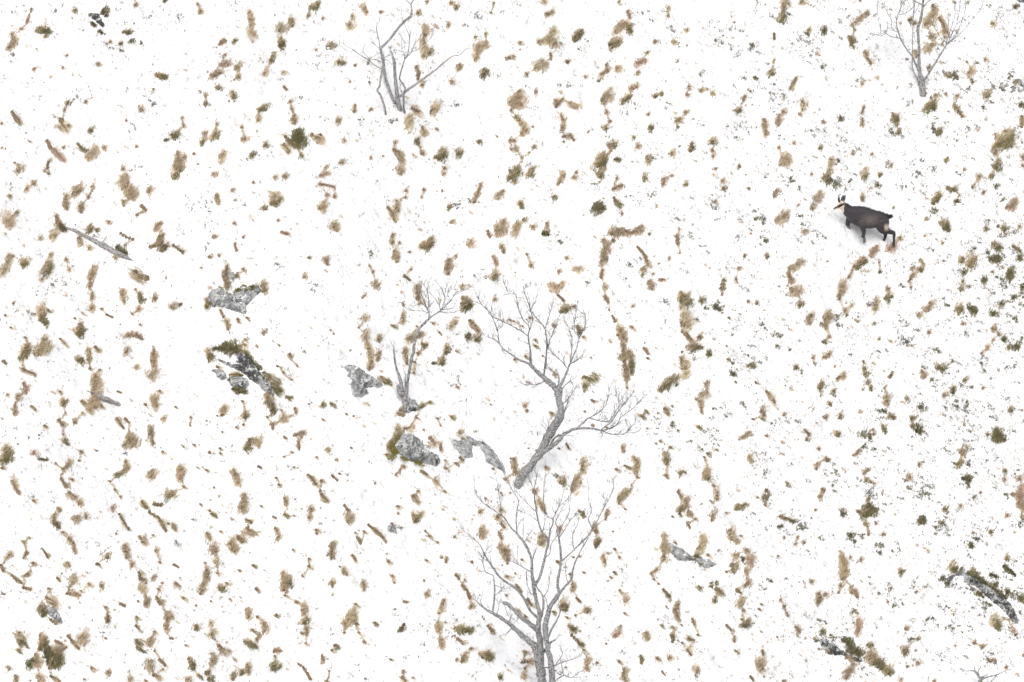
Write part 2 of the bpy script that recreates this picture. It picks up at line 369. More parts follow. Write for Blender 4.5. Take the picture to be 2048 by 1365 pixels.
# ------------------------------------------------------------------ trees traced limb by limb, each limb leaving its parent with its own depth
def tree(label, block, ox, oy, s, seed, ground_px, twig_n, twig_len, group, pale=(), thin=.86):
    rnd = random.Random(seed)
    L = parse(block, ox, oy, s)
    for A_ in L: A_[:, 2] *= thin
    base3, tb = ground_at(*ground_px); base3 = base3[0] - N0*.03; tb = tb[0]
    root = empty('bare_tree', base3); tag(root, label, 'tree', group)
    known = []      # (px,py,t,r)
    twigs = []
    tips = []
    for i, A in enumerate(L):
        n = 4 if len(A) > 3 else 6
        XY = catmull(A[:, :2], n); R = np.interp(np.linspace(0, 1, len(XY)), np.linspace(0, 1, len(A)), A[:, 2])
        seglen = np.concatenate([[0], np.cumsum(np.linalg.norm(np.diff(XY, axis=0), axis=1))])/PXM
        start = None
        if known:
            K = np.array(known); d = np.hypot(K[:, 0]-XY[0, 0], K[:, 1]-XY[0, 1]); j = d.argmin()
            if d[j] < K[j, 3] + 7: start = K[j, 2]
        if start is None:
            g = ground_at(XY[0, 0], XY[0, 1])
            start = g[1][0] if i else tb
        big = A[0, 2] > 4
        sl = (rnd.uniform(-.22, .22) if big else rnd.uniform(-.75, .75)) if i else 0.05
        wob = np.sin(seglen*rnd.uniform(2, 4) + rnd.uniform(0, 6))*.05*np.minimum(seglen, 1)
        t = start + sl*seglen + wob - wob[0]
        P = point_at(XY[:, 0], XY[:, 1], t)
        rr = np.maximum(R*np.interp(R, [.6, 2.2], [.74, 1.0]), .40)*t/FPX
        if len(XY) > 10 or big:
            jit = np.array([[rnd.gauss(0, 1) for _ in range(3)] for _ in P])*(rr*.10)[:, None]; jit[0] = 0
            P = P + jit
        seg = 12 if A[0, 2] > 6 else 8 if A[0, 2] > 3 else 5
        V, F = tube(P - base3, rr*(1 + np.array([rnd.uniform(-.09, .09) for _ in P])), seg, .10 if big else .05)
        nm = 'trunk' if i == 0 else ('limb' if A[0, 2] > 4.5 else 'branch')
        link(nm, np_mesh(nm, V, F, smooth=True), BARKP if i in pale else (BARK if A[0, 2] > 1.3 else TWIG), root)
        for k in range(len(XY)):
            known.append((XY[k, 0], XY[k, 1], t[k], R[k]))
        # fine twigs along the thinner half of each limb
        for k in range(1, len(XY)):
            if R[k] < 1.9:
                m = twig_n*(seglen[k]-seglen[k-1])*(1.0 if R[k] < 1.3 else .45)
                m = int(m) + (rnd.random() < m % 1)
                for _ in range(m):
                    twigs.append((P[k], P[k]-P[k-1], R[k]))
        tips.append((P[-1], P[-1]-P[-2], R[-1]))
    parts = []
    def grow(p, d, r, ln, depth):
        d = np.array(d, float); d /= np.linalg.norm(d) + 1e-9
        side = np.array([rnd.gauss(0, 1) for _ in range(3)]); side[1] *= .9
        d = d*.75 + side*.42 + np.array([0, 0, .28]); d /= np.linalg.norm(d)
        q = [p]; n = 4
        for _ in range(n):
            d = d + np.array([rnd.gauss(0, .16) for _ in range(3)]) + np.array([0, 0, .05]); d /= np.linalg.norm(d)
            q.append(q[-1] + d*ln/n)
        q = np.array(q)
        parts.append(tube(q - base3, np.linspace(r, r*.4, len(q)), 3, 0, False))
        if depth and ln > .07:
            for _ in range(rnd.choice((1, 2, 2))):
                k = rnd.randint(1, n-1); grow(q[k], q[k]-q[k-1], r*.75, ln*rnd.uniform(.4, .7), depth-1)
    for p, d, r in twigs + tips + tips:
        grow(p, d, max(.0029, min(.0046, r/PXM*.6)), twig_len*rnd.uniform(.4, 1.25), 1)
    if parts:
        V, F = join(parts)
        o = link('twigs', np_mesh('twigs', V, F), TWIG, root); o['kind'] = 'stuff'
    return root
G_T = 'bare trees on the snow slope'
tree('bare multi-stemmed tree with a broken snag at the top centre-left', '''
870,1205,38 850,1100,32 835,980,26 822,860,22 815,740,21 812,680,22 795,620,15 780,570,8 765,540,4
820,1130,20 790,1080,18 750,960,19 715,850,18 700,760,20 690,660,20 670,570,18 662,530,16 680,512,18 740,455,16 800,380,16 870,290,17 930,225,18 985,185,19 1000,130,14 995,60,9 980,40,8 940,0,7 900,-60,5 880,-140,3
995,50,8 1010,20,7 1020,0,6 1060,-60,5 1075,-150,3
720,1255,14 695,1140,15 660,1045,15 625,990,13 650,940,13 660,860,13 675,790,12 690,700,14
925,1245,14 912,1130,14 915,1030,15 930,970,12 905,920,12 870,870,11 880,800,10 905,720,10 925,650,9
870,1060,18 940,1000,18 1000,955,17 1080,900,16 1150,850,15 1240,785,12 1320,715,11 1400,650,10 1450,615,9 1520,605,6 1570,560,6 1605,535,7 1665,535,4 1680,480,5 1710,440,4 1780,428,3
925,650,8 960,590,6 975,480,5 975,400,5 945,320,4 925,275,3
925,650,7 1000,570,6 1030,490,5 1080,430,5 1120,360,4 1145,300,3
1000,570,5 1070,545,5 1115,490,4 1190,440,4 1245,370,3
920,640,5 915,570,5 895,560,4 893,480,4 890,410,3
915,550,4 930,490,3 905,430,3 885,400,2
975,470,3 985,390,3 990,340,2
655,540,8 645,450,7 625,370,7 615,310,6 625,270,5 650,230,4 645,200,3
625,270,4 605,230,3 580,200,2
690,765,8 640,740,6 590,710,6 540,665,7 500,640,6 440,605,5 375,560,6 320,520,4 260,480,4 250,400,3
375,555,4 300,560,3 240,515,3 210,470,3 220,420,2
540,660,5 600,650,5 660,675,5
545,650,7 500,605,4 470,570,3 480,510,3
545,645,5 600,610,3 640,590,3
650,525,6 620,510,5 595,480,4
690,640,6 740,615,5 790,600,3
690,650,5 740,660,4 770,695,3
905,230,4 890,150,3 885,80,3 850,85,3
985,150,3 930,125,2 890,125,2
890,1010,10 885,990,10''', 640, 0, 5.461, 21, (799, 220), 7, .16, G_T, pale=(3, 5))
tree('tall straight bare tree with spreading side limbs at the top right', '''
745,1145,50 740,1040,42 735,950,36 712,880,26 700,780,22 702,680,21 700,560,19 692,440,19 690,330,20 710,270,20 730,180,19 740,90,17 750,20,15 752,-40,14 760,-120,11 755,-220,8 770,-320,4
770,950,18 800,900,15 850,820,14 900,740,14 950,660,13 1000,580,13 1030,530,11
1030,530,8 1100,480,6 1170,420,5 1230,360,5 1300,280,4 1380,180,4 1440,90,3 1470,10,2
1020,530,7 1060,400,5 1100,280,4 1125,180,4 1130,80,3 1130,0,3 1120,-60,2
1040,520,6 1100,390,5 1150,270,4 1180,120,4 1190,20,3 1195,-60,2
1045,515,5 1130,420,4 1180,330,4 1215,230,3 1250,130,3 1255,60,2
1050,520,5 1160,400,4 1180,300,3
1000,570,4 970,480,3 930,410,3 870,300,2
1020,480,4 1050,300,3 1045,170,2
1140,290,3 1210,240,3
690,840,14 650,740,14 625,680,14 570,610,11 530,550,11 480,460,11 455,380,10 435,290,8 440,200,8 475,120,7 510,40,7 540,0,6 570,-80,4 590,-160,2
710,1020,12 680,950,10 640,860,9 620,790,9 622,700,10 622,560,8 625,420,7 630,280,6 635,150,6 650,60,5 655,-10,4 640,-90,3
480,460,7 400,445,6 350,425,6 300,395,5 320,360,4
300,400,4 250,430,4 180,410,3 100,405,2
295,405,4 245,395,4 240,320,3 220,240,3 205,120,2 210,40,2
455,390,6 400,360,5 370,330,5 375,250,5 345,190,4 322,140,4 325,80,4 265,100,2
470,180,6 550,155,6 610,110,5 645,70,4 660,0,3
435,250,5 470,160,4 480,80,4 500,0,3
740,70,9 690,35,8 640,15,7 610,-20,5 580,-70,3
755,80,8 800,30,7 830,10,6 880,-40,4 920,-110,2
600,110,3 585,50,2 565,10,2
630,180,4 660,140,4 690,90,3
630,530,4 660,500,4 650,460,3
940,670,4 910,620,3 890,580,2''', 1720, 0, 5.936, 22, (1845.5, 190), 14, .20, G_T)
tree('leaning bare tree with a short broken stub, grass at its foot', '''
300,1215,28 300,1100,30 315,1020,18 325,920,15 340,840,15 360,740,17 380,640,14 395,560,13 430,490,13 480,440,13 500,420,11
490,430,12 540,390,8 600,350,8
600,350,6 640,310,5 690,260,4 740,190,4 790,180,3 855,150,2
605,345,5 635,280,4 640,200,4 660,120,2
603,345,5 580,280,4 540,230,3 510,195,2
615,340,5 690,330,4 720,310,2
600,355,4 660,370,3 760,350,2
635,230,3 610,160,2 570,110,2
690,260,3 660,200,2 720,150,2
590,310,3 600,250,2 590,200,2
500,415,9 505,370,8 490,340,6
490,345,5 460,270,4 430,180,3 440,130,2
495,335,4 500,250,4 490,170,3 515,80,2
500,370,5 440,350,3 340,345,3 300,320,2
508,360,4 512,310,3
485,325,3 440,290,2 370,310,2
490,175,2 460,130,2 430,95,1
275,1080,26 265,960,17 235,870,12 215,800,11 205,700,10 200,655,6
300,1030,7 300,940,7 305,905,5
275,1070,24 245,1030,22 235,985,14''', 740, 540, 4.264, 23, (810, 822), 18, .17, G_T)
tree('large crooked bare tree with a bowed trunk in the middle of the slope', '''
335,1295,28 365,1230,31 420,1160,28 470,1090,26 500,1030,27 540,960,30 580,900,30 600,840,24 585,770,20 570,710,20 530,670,20 500,640,17 450,600,14 415,560,12
415,560,9 350,535,8 300,500,6 240,450,5 220,350,4 180,260,4 140,220,3 110,175,2
240,450,4 215,420,3 165,400,3
220,360,3 250,330,2 240,280,2
420,565,9 418,480,7 405,400,6 410,340,5 370,290,4 345,220,4 330,150,3 290,140,3 265,90,2
400,390,4 340,350,4 280,320,3 200,280,3
405,385,4 430,300,3 420,250,3 400,180,3 380,120,2 405,100,2
415,250,3 440,200,2 460,150,2
497,630,7 510,530,7 515,450,6 510,380,5 500,340,4 450,280,4 420,250,3
505,350,4 530,270,3 550,210,2
518,470,4 540,400,3 590,280,2
590,790,14 600,720,13 595,690,12 620,640,9 640,590,7 660,540,6 690,470,5 710,400,4 745,330,3 745,270,2
655,545,5 665,430,4 655,370,3 625,310,2
640,590,4 600,540,4 545,490,3 520,460,2
655,560,4 720,520,3
710,400,3 680,360,2 690,230,2
578,700,6 590,650,5 575,620,4 545,600,3 520,570,2
605,710,5 630,680,4 670,650,3
605,800,5 640,770,4 680,710,3
505,660,5 460,680,4 430,682,3 390,682,3
470,1100,18 540,1050,18 580,1020,15 620,975,12 680,945,10 740,940,8 800,945,7 840,955,6
835,953,5 900,900,5 940,840,4 990,780,3 1030,730,2
840,955,4 920,930,4 960,870,3 1020,830,3 1085,760,2
840,955,4 900,975,3 980,970,3 1040,905,2
690,945,7 735,905,7 765,880,6 820,895,4 880,900,4 920,850,3 950,790,3 925,750,2
765,880,4 820,850,4 860,810,3 880,760,2 885,715,2
500,1060,10 530,1050,9 560,1000,7 600,980,6
840,955,3 845,985,3
980,970,2 1045,965,2
520,985,6 515,960,6 525,930,4
612,870,4 635,800,3 640,780,2''', 920, 540, 2.968, 24, (1034, 974), 27, .24, G_T)
tree('many-stemmed bare tree rising from the bottom edge, the nearest one', '''
640,1640,46 620,1520,42 605,1420,37 590,1360,34 580,1270,34 560,1180,32 545,1120,34
545,1130,26 480,1080,22 440,1040,18 380,990,15 310,940,13 260,915,12 220,890,8 170,845,4
580,1230,26 580,1110,24 565,1020,20 575,950,17 565,880,15 545,800,14 535,740,15 525,650,11 525,580,10 500,510,10 470,460,9 430,410,9 390,370,6 350,310,5 310,280,4 250,240,4 190,190,3 160,130,2 155,80,2
665,1560,28 662,1420,24 650,1270,22 635,1180,20 620,1100,20 612,1000,21 630,930,19 640,890,17 690,810,17 700,790,12 690,720,10 710,620,9 712,560,9 705,480,8 695,410,8 690,370,6 680,330,5 720,250,3
595,1260,15 590,1190,15 575,1090,14 560,1000,13 590,930,10 600,850,9 590,800,7 560,760,6
560,1030,20 500,980,17 440,930,15 400,890,14 375,865,14 340,855,14
570,960,10 520,910,10 490,860,10 470,820,10 430,770,10 380,735,9 320,690,8 270,620,8 220,540,6 190,480,4 145,440,3 95,400,2
545,745,13 575,690,11 600,600,10 615,530,10 630,480,9 625,440,9 590,400,8 570,340,7 555,270,6 545,190,5 540,120,4 555,50,3 540,0,2
275,910,8 285,820,7 285,740,6 275,680,5 230,655,4 213,600,4 220,550,3 235,510,2
285,810,3 330,780,3
285,740,3 340,760,3
300,925,5 315,880,3
220,890,4 195,850,3 200,830,2
380,990,6 385,960,5 400,930,3
440,1040,6 400,1020,5 365,1050,5
440,930,4 430,970,3
350,865,3 370,930,3 390,950,2
250,590,4 215,570,3
270,630,3 262,570,2
430,405,6 425,330,6 430,260,5 440,200,4 410,150,4 380,90,3 345,20,2
330,290,3 320,190,3 310,130,3 300,70,2
525,660,6 490,640,5 440,610,4 400,590,3
490,650,5 495,730,4 520,800,4
528,580,3 550,520,2
468,445,3 475,330,2
480,460,3 510,410,2
430,610,2 435,510,2
635,475,6 640,400,6 660,350,6 665,310,5 700,240,4 770,170,3 790,100,2
665,320,4 620,290,3 600,180,3 610,60,2 615,10,2
665,305,3 710,210,3 730,130,2 735,60,2
592,405,4 610,330,3 605,280,2
555,270,3 500,220,3 450,170,2
562,330,3 510,290,2 450,265,2
615,560,5 640,540,5 650,480,4 690,420,3
545,160,3 510,50,2
700,800,11 740,750,10 780,700,9 790,640,8 810,580,7 840,520,5 880,450,5 890,420,4
715,590,6 780,530,6 840,470,6 890,420,6 915,380,5 950,320,4 980,260,4 1020,190,3 1050,120,3 1045,75,2
915,385,3 890,320,3 910,260,3 890,200,2 890,120,2
800,520,4 790,480,4 790,410,4 820,350,3 830,310,2
978,260,3 1000,210,2 985,170,2
700,440,5 740,380,4 770,330,3 810,280,2
698,420,4 730,340,3 760,290,3 775,180,2 780,120,2
760,730,4 745,680,3 740,600,2
600,820,6 630,770,4 640,700,3 650,640,2
622,1100,9 650,1030,8 690,960,7 710,900,5 695,860,4
605,1170,12 640,1115,10 680,1090,5
650,1270,8 700,1245,5 760,1225,4 830,1200,3 850,1185,2
680,1250,4 720,1190,3 720,1160,2
640,1270,6 600,1268,6 560,1240,4
670,1360,6 730,1320,6 780,1335,3 830,1300,2
730,1320,4 720,1280,3 715,1250,3
635,900,10 626,870,9''', 900, 940, 3.211, 25, (1099, 1450), 15, .22, G_T, pale=(4,))
tree('little broken grey sapling with spiky stubs in the bottom right corner', '''
1005,1440,20 1010,1390,19 1015,1340,17 1000,1310,13 970,1275,8 900,1275,4
1003,1315,8 975,1280,6 970,1245,4
1000,1300,6 1000,1275,5 1020,1240,4
1015,1345,12 1070,1325,8 1150,1305,7 1200,1280,4 1245,1265,3
1150,1305,5 1100,1365,5 1070,1420,4
1015,1330,8 1060,1310,6 1075,1300,4''', 1706, 1023, 3.991, 26, (1958, 1382), .8, .08, G_T)
# ------------------------------------------------------------------ the chamois, walking uphill to the left
def chamois():
    k = 9.1; ox, oy = 1620, 360
    foot_px = (ox + 1340/k, oy + 1150/k)
    g, t = ground_at(*foot_px); g = g[0]; t = t[0]
    m = t/FPX/k                                             # metres per display unit
    YAW = .376
    def P(dx, dy, lat=0.0):
        x = (dx - 1340)*m; zi = -(dy - 1150)*m
        y = YAW*x + lat
        z = (zi - y*math.sin(PITCH))/math.cos(PITCH)
        return np.array([x - lat*.3, y, z])
    def loft(st, lat=0.0, seg=18, sx=None):
        """stations: dx, dy(top), dy(bottom), half width m"""
        V = []
        for dx, a, b, w in st:
            c = P(dx, (a+b)/2, lat); h = (b-a)/2*m
            for q in range(seg):
                th = 2*math.pi*q/seg
                cy, cz = math.cos(th), math.sin(th)
                sz = cz*abs(cz)**-.12 if abs(cz) > .01 else cz
                V.append(c + np.array([-.33, 1, 0])*w*cy + np.array([0, 0, 1])*h*sz)
        n = len(st); I = np.arange(n*seg).reshape(n, seg)
        F = np.stack([I[:-1], np.roll(I, -1, 1)[:-1], np.roll(I, -1, 1)[1:], I[1:]], -1).reshape(-1, 4)
        return np.array(V), [F, I[0][::-1][None], I[-1][None]]
    def limb(pts, seg=12):
        Q = np.array([P(a, b, l) for a, b, r, l in pts]); R = np.array([r*m for a, b, r, l in pts])
        C = catmull(Q, 5); rr = np.interp(np.linspace(0, 1, len(C)), np.linspace(0, 1, len(Q)), R)
        return tube(C, rr, seg)
    parts = [
        loft([(628, 545, 600, .045), (650, 500, 668, .08), (690, 487, 735, .115), (750, 490, 800, .14), (830, 480, 843, .15), (900, 480, 868, .155),
              (980, 491, 880, .165), (1060, 512, 892, .17), (1130, 540, 885, .165), (1200, 563, 868, .155), (1270, 577, 880, .15), (1330, 594, 890, .14), (1380, 628, 880, .115), (1412, 675, 830, .08), (1426, 720, 790, .04)]),
        limb([(790, 635, 130, 0), (710, 592, 114, 0), (655, 545, 97, 0), (618, 502, 82, 0), (592, 472, 70, 0), (568, 452, 58, 0)], 16),
        limb([(600, 460, 62, 0), (566, 456, 70, 0), (530, 472, 62, 0), (492, 496, 46, 0), (457, 517, 31, 0), (428, 533, 22, 0), (414, 538, 13, 0)], 14),
        limb([(900, 740, 85, -.09), (915, 840, 62, -.095), (938, 920, 44, -.09), (948, 975, 36, -.085), (945, 1015, 28, -.085), (950, 1050, 28, -.085), (957, 1085, 30, -.085), (958, 1150, 28, -.085)]),
        limb([(930, 1035, 26, -.085), (905, 1030, 20, -.085)]),
        limb([(735, 720, 70, .09), (700, 790, 40, .09), (708, 845, 32, .09), (716, 885, 31, .09), (720, 960, 29, .09)]),
        limb([(1280, 750, 130, -.05), (1310, 845, 105, -.075), (1360, 915, 68, -.085), (1420, 950, 46, -.085), (1485, 962, 38, -.085), (1508, 985, 32, -.085), (1508, 1050, 25, -.085), (1506, 1110, 23, -.085), (1500, 1160, 26, -.085), (1497, 1230, 25, -.085)]),
        limb([(1290, 800, 110, .06), (1330, 900, 75, .085), (1385, 960, 44, .085), (1398, 1010, 33, .085), (1384, 1065, 26, .085), (1364, 1110, 25, .085), (1352, 1170, 25, .085)]),
        limb([(1365, 650, 50, 0), (1405, 672, 40, 0), (1445, 670, 40, 0), (1480, 662, 34, 0), (1500, 660, 20, 0)]),
    ]
    V, F = join(parts)
    me = np_mesh('tmp', V, F)
    tmp = bpy.data.objects.new('tmp', me); COL.objects.link(tmp)
    r = tmp.modifiers.new('r', 'REMESH'); r.mode = 'VOXEL'; r.voxel_size = .009
    s = tmp.modifiers.new('s', 'SMOOTH'); s.factor = .5; s.iterations = 5
    dg = bpy.context.evaluated_depsgraph_get()
    body = bpy.data.meshes.new_from_object(tmp.evaluated_get(dg)); body.name = 'coat'
    COL.objects.unlink(tmp); bpy.data.objects.remove(tmp)
    n = len(body.vertices); co = np.empty(n*3, np.float32); body.vertices.foreach_get('co', co); co = co.reshape(-1, 3).astype(float)
    # coat pattern in the animal's own length/height coordinates
    dx = 1340 + co[:, 0]/m; dy = 1150 - (co[:, 2]*math.cos(PITCH) + co[:, 1]*math.sin(PITCH))/m
    lat = co[:, 1] - YAW*co[:, 0]
    wob = 14*np.sin(co[:, 0]*60)+10*np.sin(co[:, 2]*75+co[:, 1]*50)
    c = np.tile([.042, .038, .043], (n, 1))
    def paint(mask, col): 
        mk = np.clip(mask, 0, 1)[:, None]; c[:] = c*(1-mk) + np.array(col)*mk
    rag = np.array([math.sin(q*211)*.5+math.sin(w*187+q*90)*.5 for q, w in zip(co[:, 0], co[:, 2])])
    fl = 1 - np.sqrt(((dx-1085)/230)**2 + ((dy-755)/160)**2) + rag*.16
    paint(fl*1.0, (.145, .122, .108))
    topz = np.interp(dx, [640, 760, 860, 980, 1130, 1270, 1400], [460, 492, 478, 491, 540, 577, 640])
    paint((1 - (dy - topz)/55.)*(dx > 650)*.85, (.022, .019, .020))
    paint(((dy-930)/60)*(dx > 800)*.75, (.030, .026, .027))
    paint(1.4 - 1.4*np.sqrt(((dx-1385+wob)/55)**2 + ((dy-870)/80)**2), (.52, .43, .35))      # pale inside of the thigh
    paint(((dx-1400)/12)*(dy < 705)*(dy > 620), (.018, .015, .016))                             # tail
    cream = (.72, .575, .46)
    neck_edge = 618 - (dy-440)*.06
    paint((neck_edge - dx + wob*.4)/10*(dy < 612), cream)
    sx = (dx-413)/(600-413); sy = 533 - sx*88
    band = 1 - np.abs(dy - sy)/np.interp(sx, [0, .35, .6, 1], [14, 20, 36, 22])
    paint(band*5*(dx < 606), (.028, .022, .025))
    paint((dx < 424)*(dy < 548)*1., (.03, .025, .025))
    paint(((dy-553)/6)*(dx < 450), (.75, .68, .60))
    paint(((dy-830)/30)*(dx < 775), (.17, .135, .125))                                          # far fore leg
    paint(((dy-1045)/20)*(dx > 850)*(dx < 1000)*.8, (.15, .12, .11))
    a = body.attributes.new('col', 'FLOAT_COLOR', 'POINT'); cc = np.ones((n, 4), np.float32); cc[:, :3] = c
    a.data.foreach_set('color', cc.ravel())
    body.polygons.foreach_set('use_smooth', np.ones(len(body.polygons), bool))
    root = empty('chamois', g); tag(root, 'dark brown chamois with hooked horns and pale face walking uphill to the left', 'chamois')
    body.materials.clear()
    link('body', body, FUR, root)
    # short coat hair lying back along the body, longer on the crest
    nn_ = np.empty(n*3, np.float32); body.vertices.foreach_get('normal', nn_); nn_ = nn_.reshape(-1, 3).astype(float)
    pick = RNG.permutation(n)[:7000]; pick = pick[(dx[pick] > 640) & (dy[pick] < 960)]
    hn = len(pick); back = np.array([.85, .32, -.35])
    hd = nn_[pick]*.55 + back*.8 + RNG.normal(0, .22, (hn, 3)); hd /= np.linalg.norm(hd, axis=1, keepdims=True)
    crest = dy[pick] < topz[pick] + 40
    hl = np.where(crest, .045, .026)*RNG.uniform(.6, 1.2, hn)
    hv = RNG.uniform(0, 1, hn); hc = c[pick]*np.where(hv < .35, .4, np.where(hv < .75, 1.1, 3.2))[:, None]
    rt = co[pick] - nn_[pick]*.004; sd_ = np.cross(hd, RNG.normal(0, 1, (hn, 3))); sd_ /= np.linalg.norm(sd_, axis=1, keepdims=True)
    HV = np.stack([rt - sd_*.003, rt + sd_*.003, rt + hd*hl[:, None]], 1).reshape(-1, 3)
    hair = np_mesh('coat_hair', HV, [np.arange(hn*3).reshape(-1, 3)], colors=np.repeat(np.clip(hc, 0, .85), 3, 0))
    ho = link('coat_hair', hair, GRASS, root); ho['kind'] = 'stuff'
    for lt in (-.035, .035):
        Q = np.array([P(522, 420, lt), P(507, 360, lt*1.2), P(492, 315, lt*1.5), P(496, 285, lt*1.7), P(514, 274, lt*1.8), P(530, 284, lt*1.8)] if lt < 0 else
                     [P(526, 420, lt), P(514, 380, lt*1.1), P(508, 355, lt*1.1), P(515, 337, lt*1.1), P(532, 331, lt*1.1), P(546, 338, lt*1.1)])
        C = catmull(Q, 5); V, F = tube(C, np.linspace(13, 6, len(C))*m, 8)
        link('horn', np_mesh('horn', V, F, smooth=True), HORN, root)
    for lt in (-.045, .05):
        # cupped leaf-shaped ear
        V = []; rows = [(585, 412, 15), (588, 378, 25), (598, 340, 26), (608, 305, 17), (615, 274, 4)]
        sh = 0 if lt < 0 else 3
        for ex, ey, w in rows:
            for q, (u, d) in enumerate(((-1, 0), (-.5, .7), (0, 1), (.5, .7), (1, 0), (.5, .45), (0, .7), (-.5, .45))):
                V.append(P(ex + u*w - sh, ey + sh*.8, lt + (-1 if lt < 0 else -1)*(-.012)*d + (0 if lt < 0 else .02)))
        V = np.array(V); I = np.arange(len(rows)*8).reshape(-1, 8)
        F = np.stack([I[:-1], np.roll(I, -1, 1)[:-1], np.roll(I, -1, 1)[1:], I[1:]], -1).reshape(-1, 4)
        col = np.tile([.075, .065, .068], (len(V), 1)); col[:8] = (.55, .45, .38)
        link('ear', np_mesh('ear', V, [F, I[-1][None]], colors=col, smooth=True), FUR, root)
    for lt in (-.058, .05):
        e = bmesh.new(); bmesh.ops.create_icosphere(e, subdivisions=2, radius=8*m)
        p = P(533, 455, lt)
        for v in e.verts: v.co += Vector(p)
        me = bpy.data.meshes.new('eye'); e.to_mesh(me); e.free(); link('eye', me, EYE, root)
    return root
chamois()
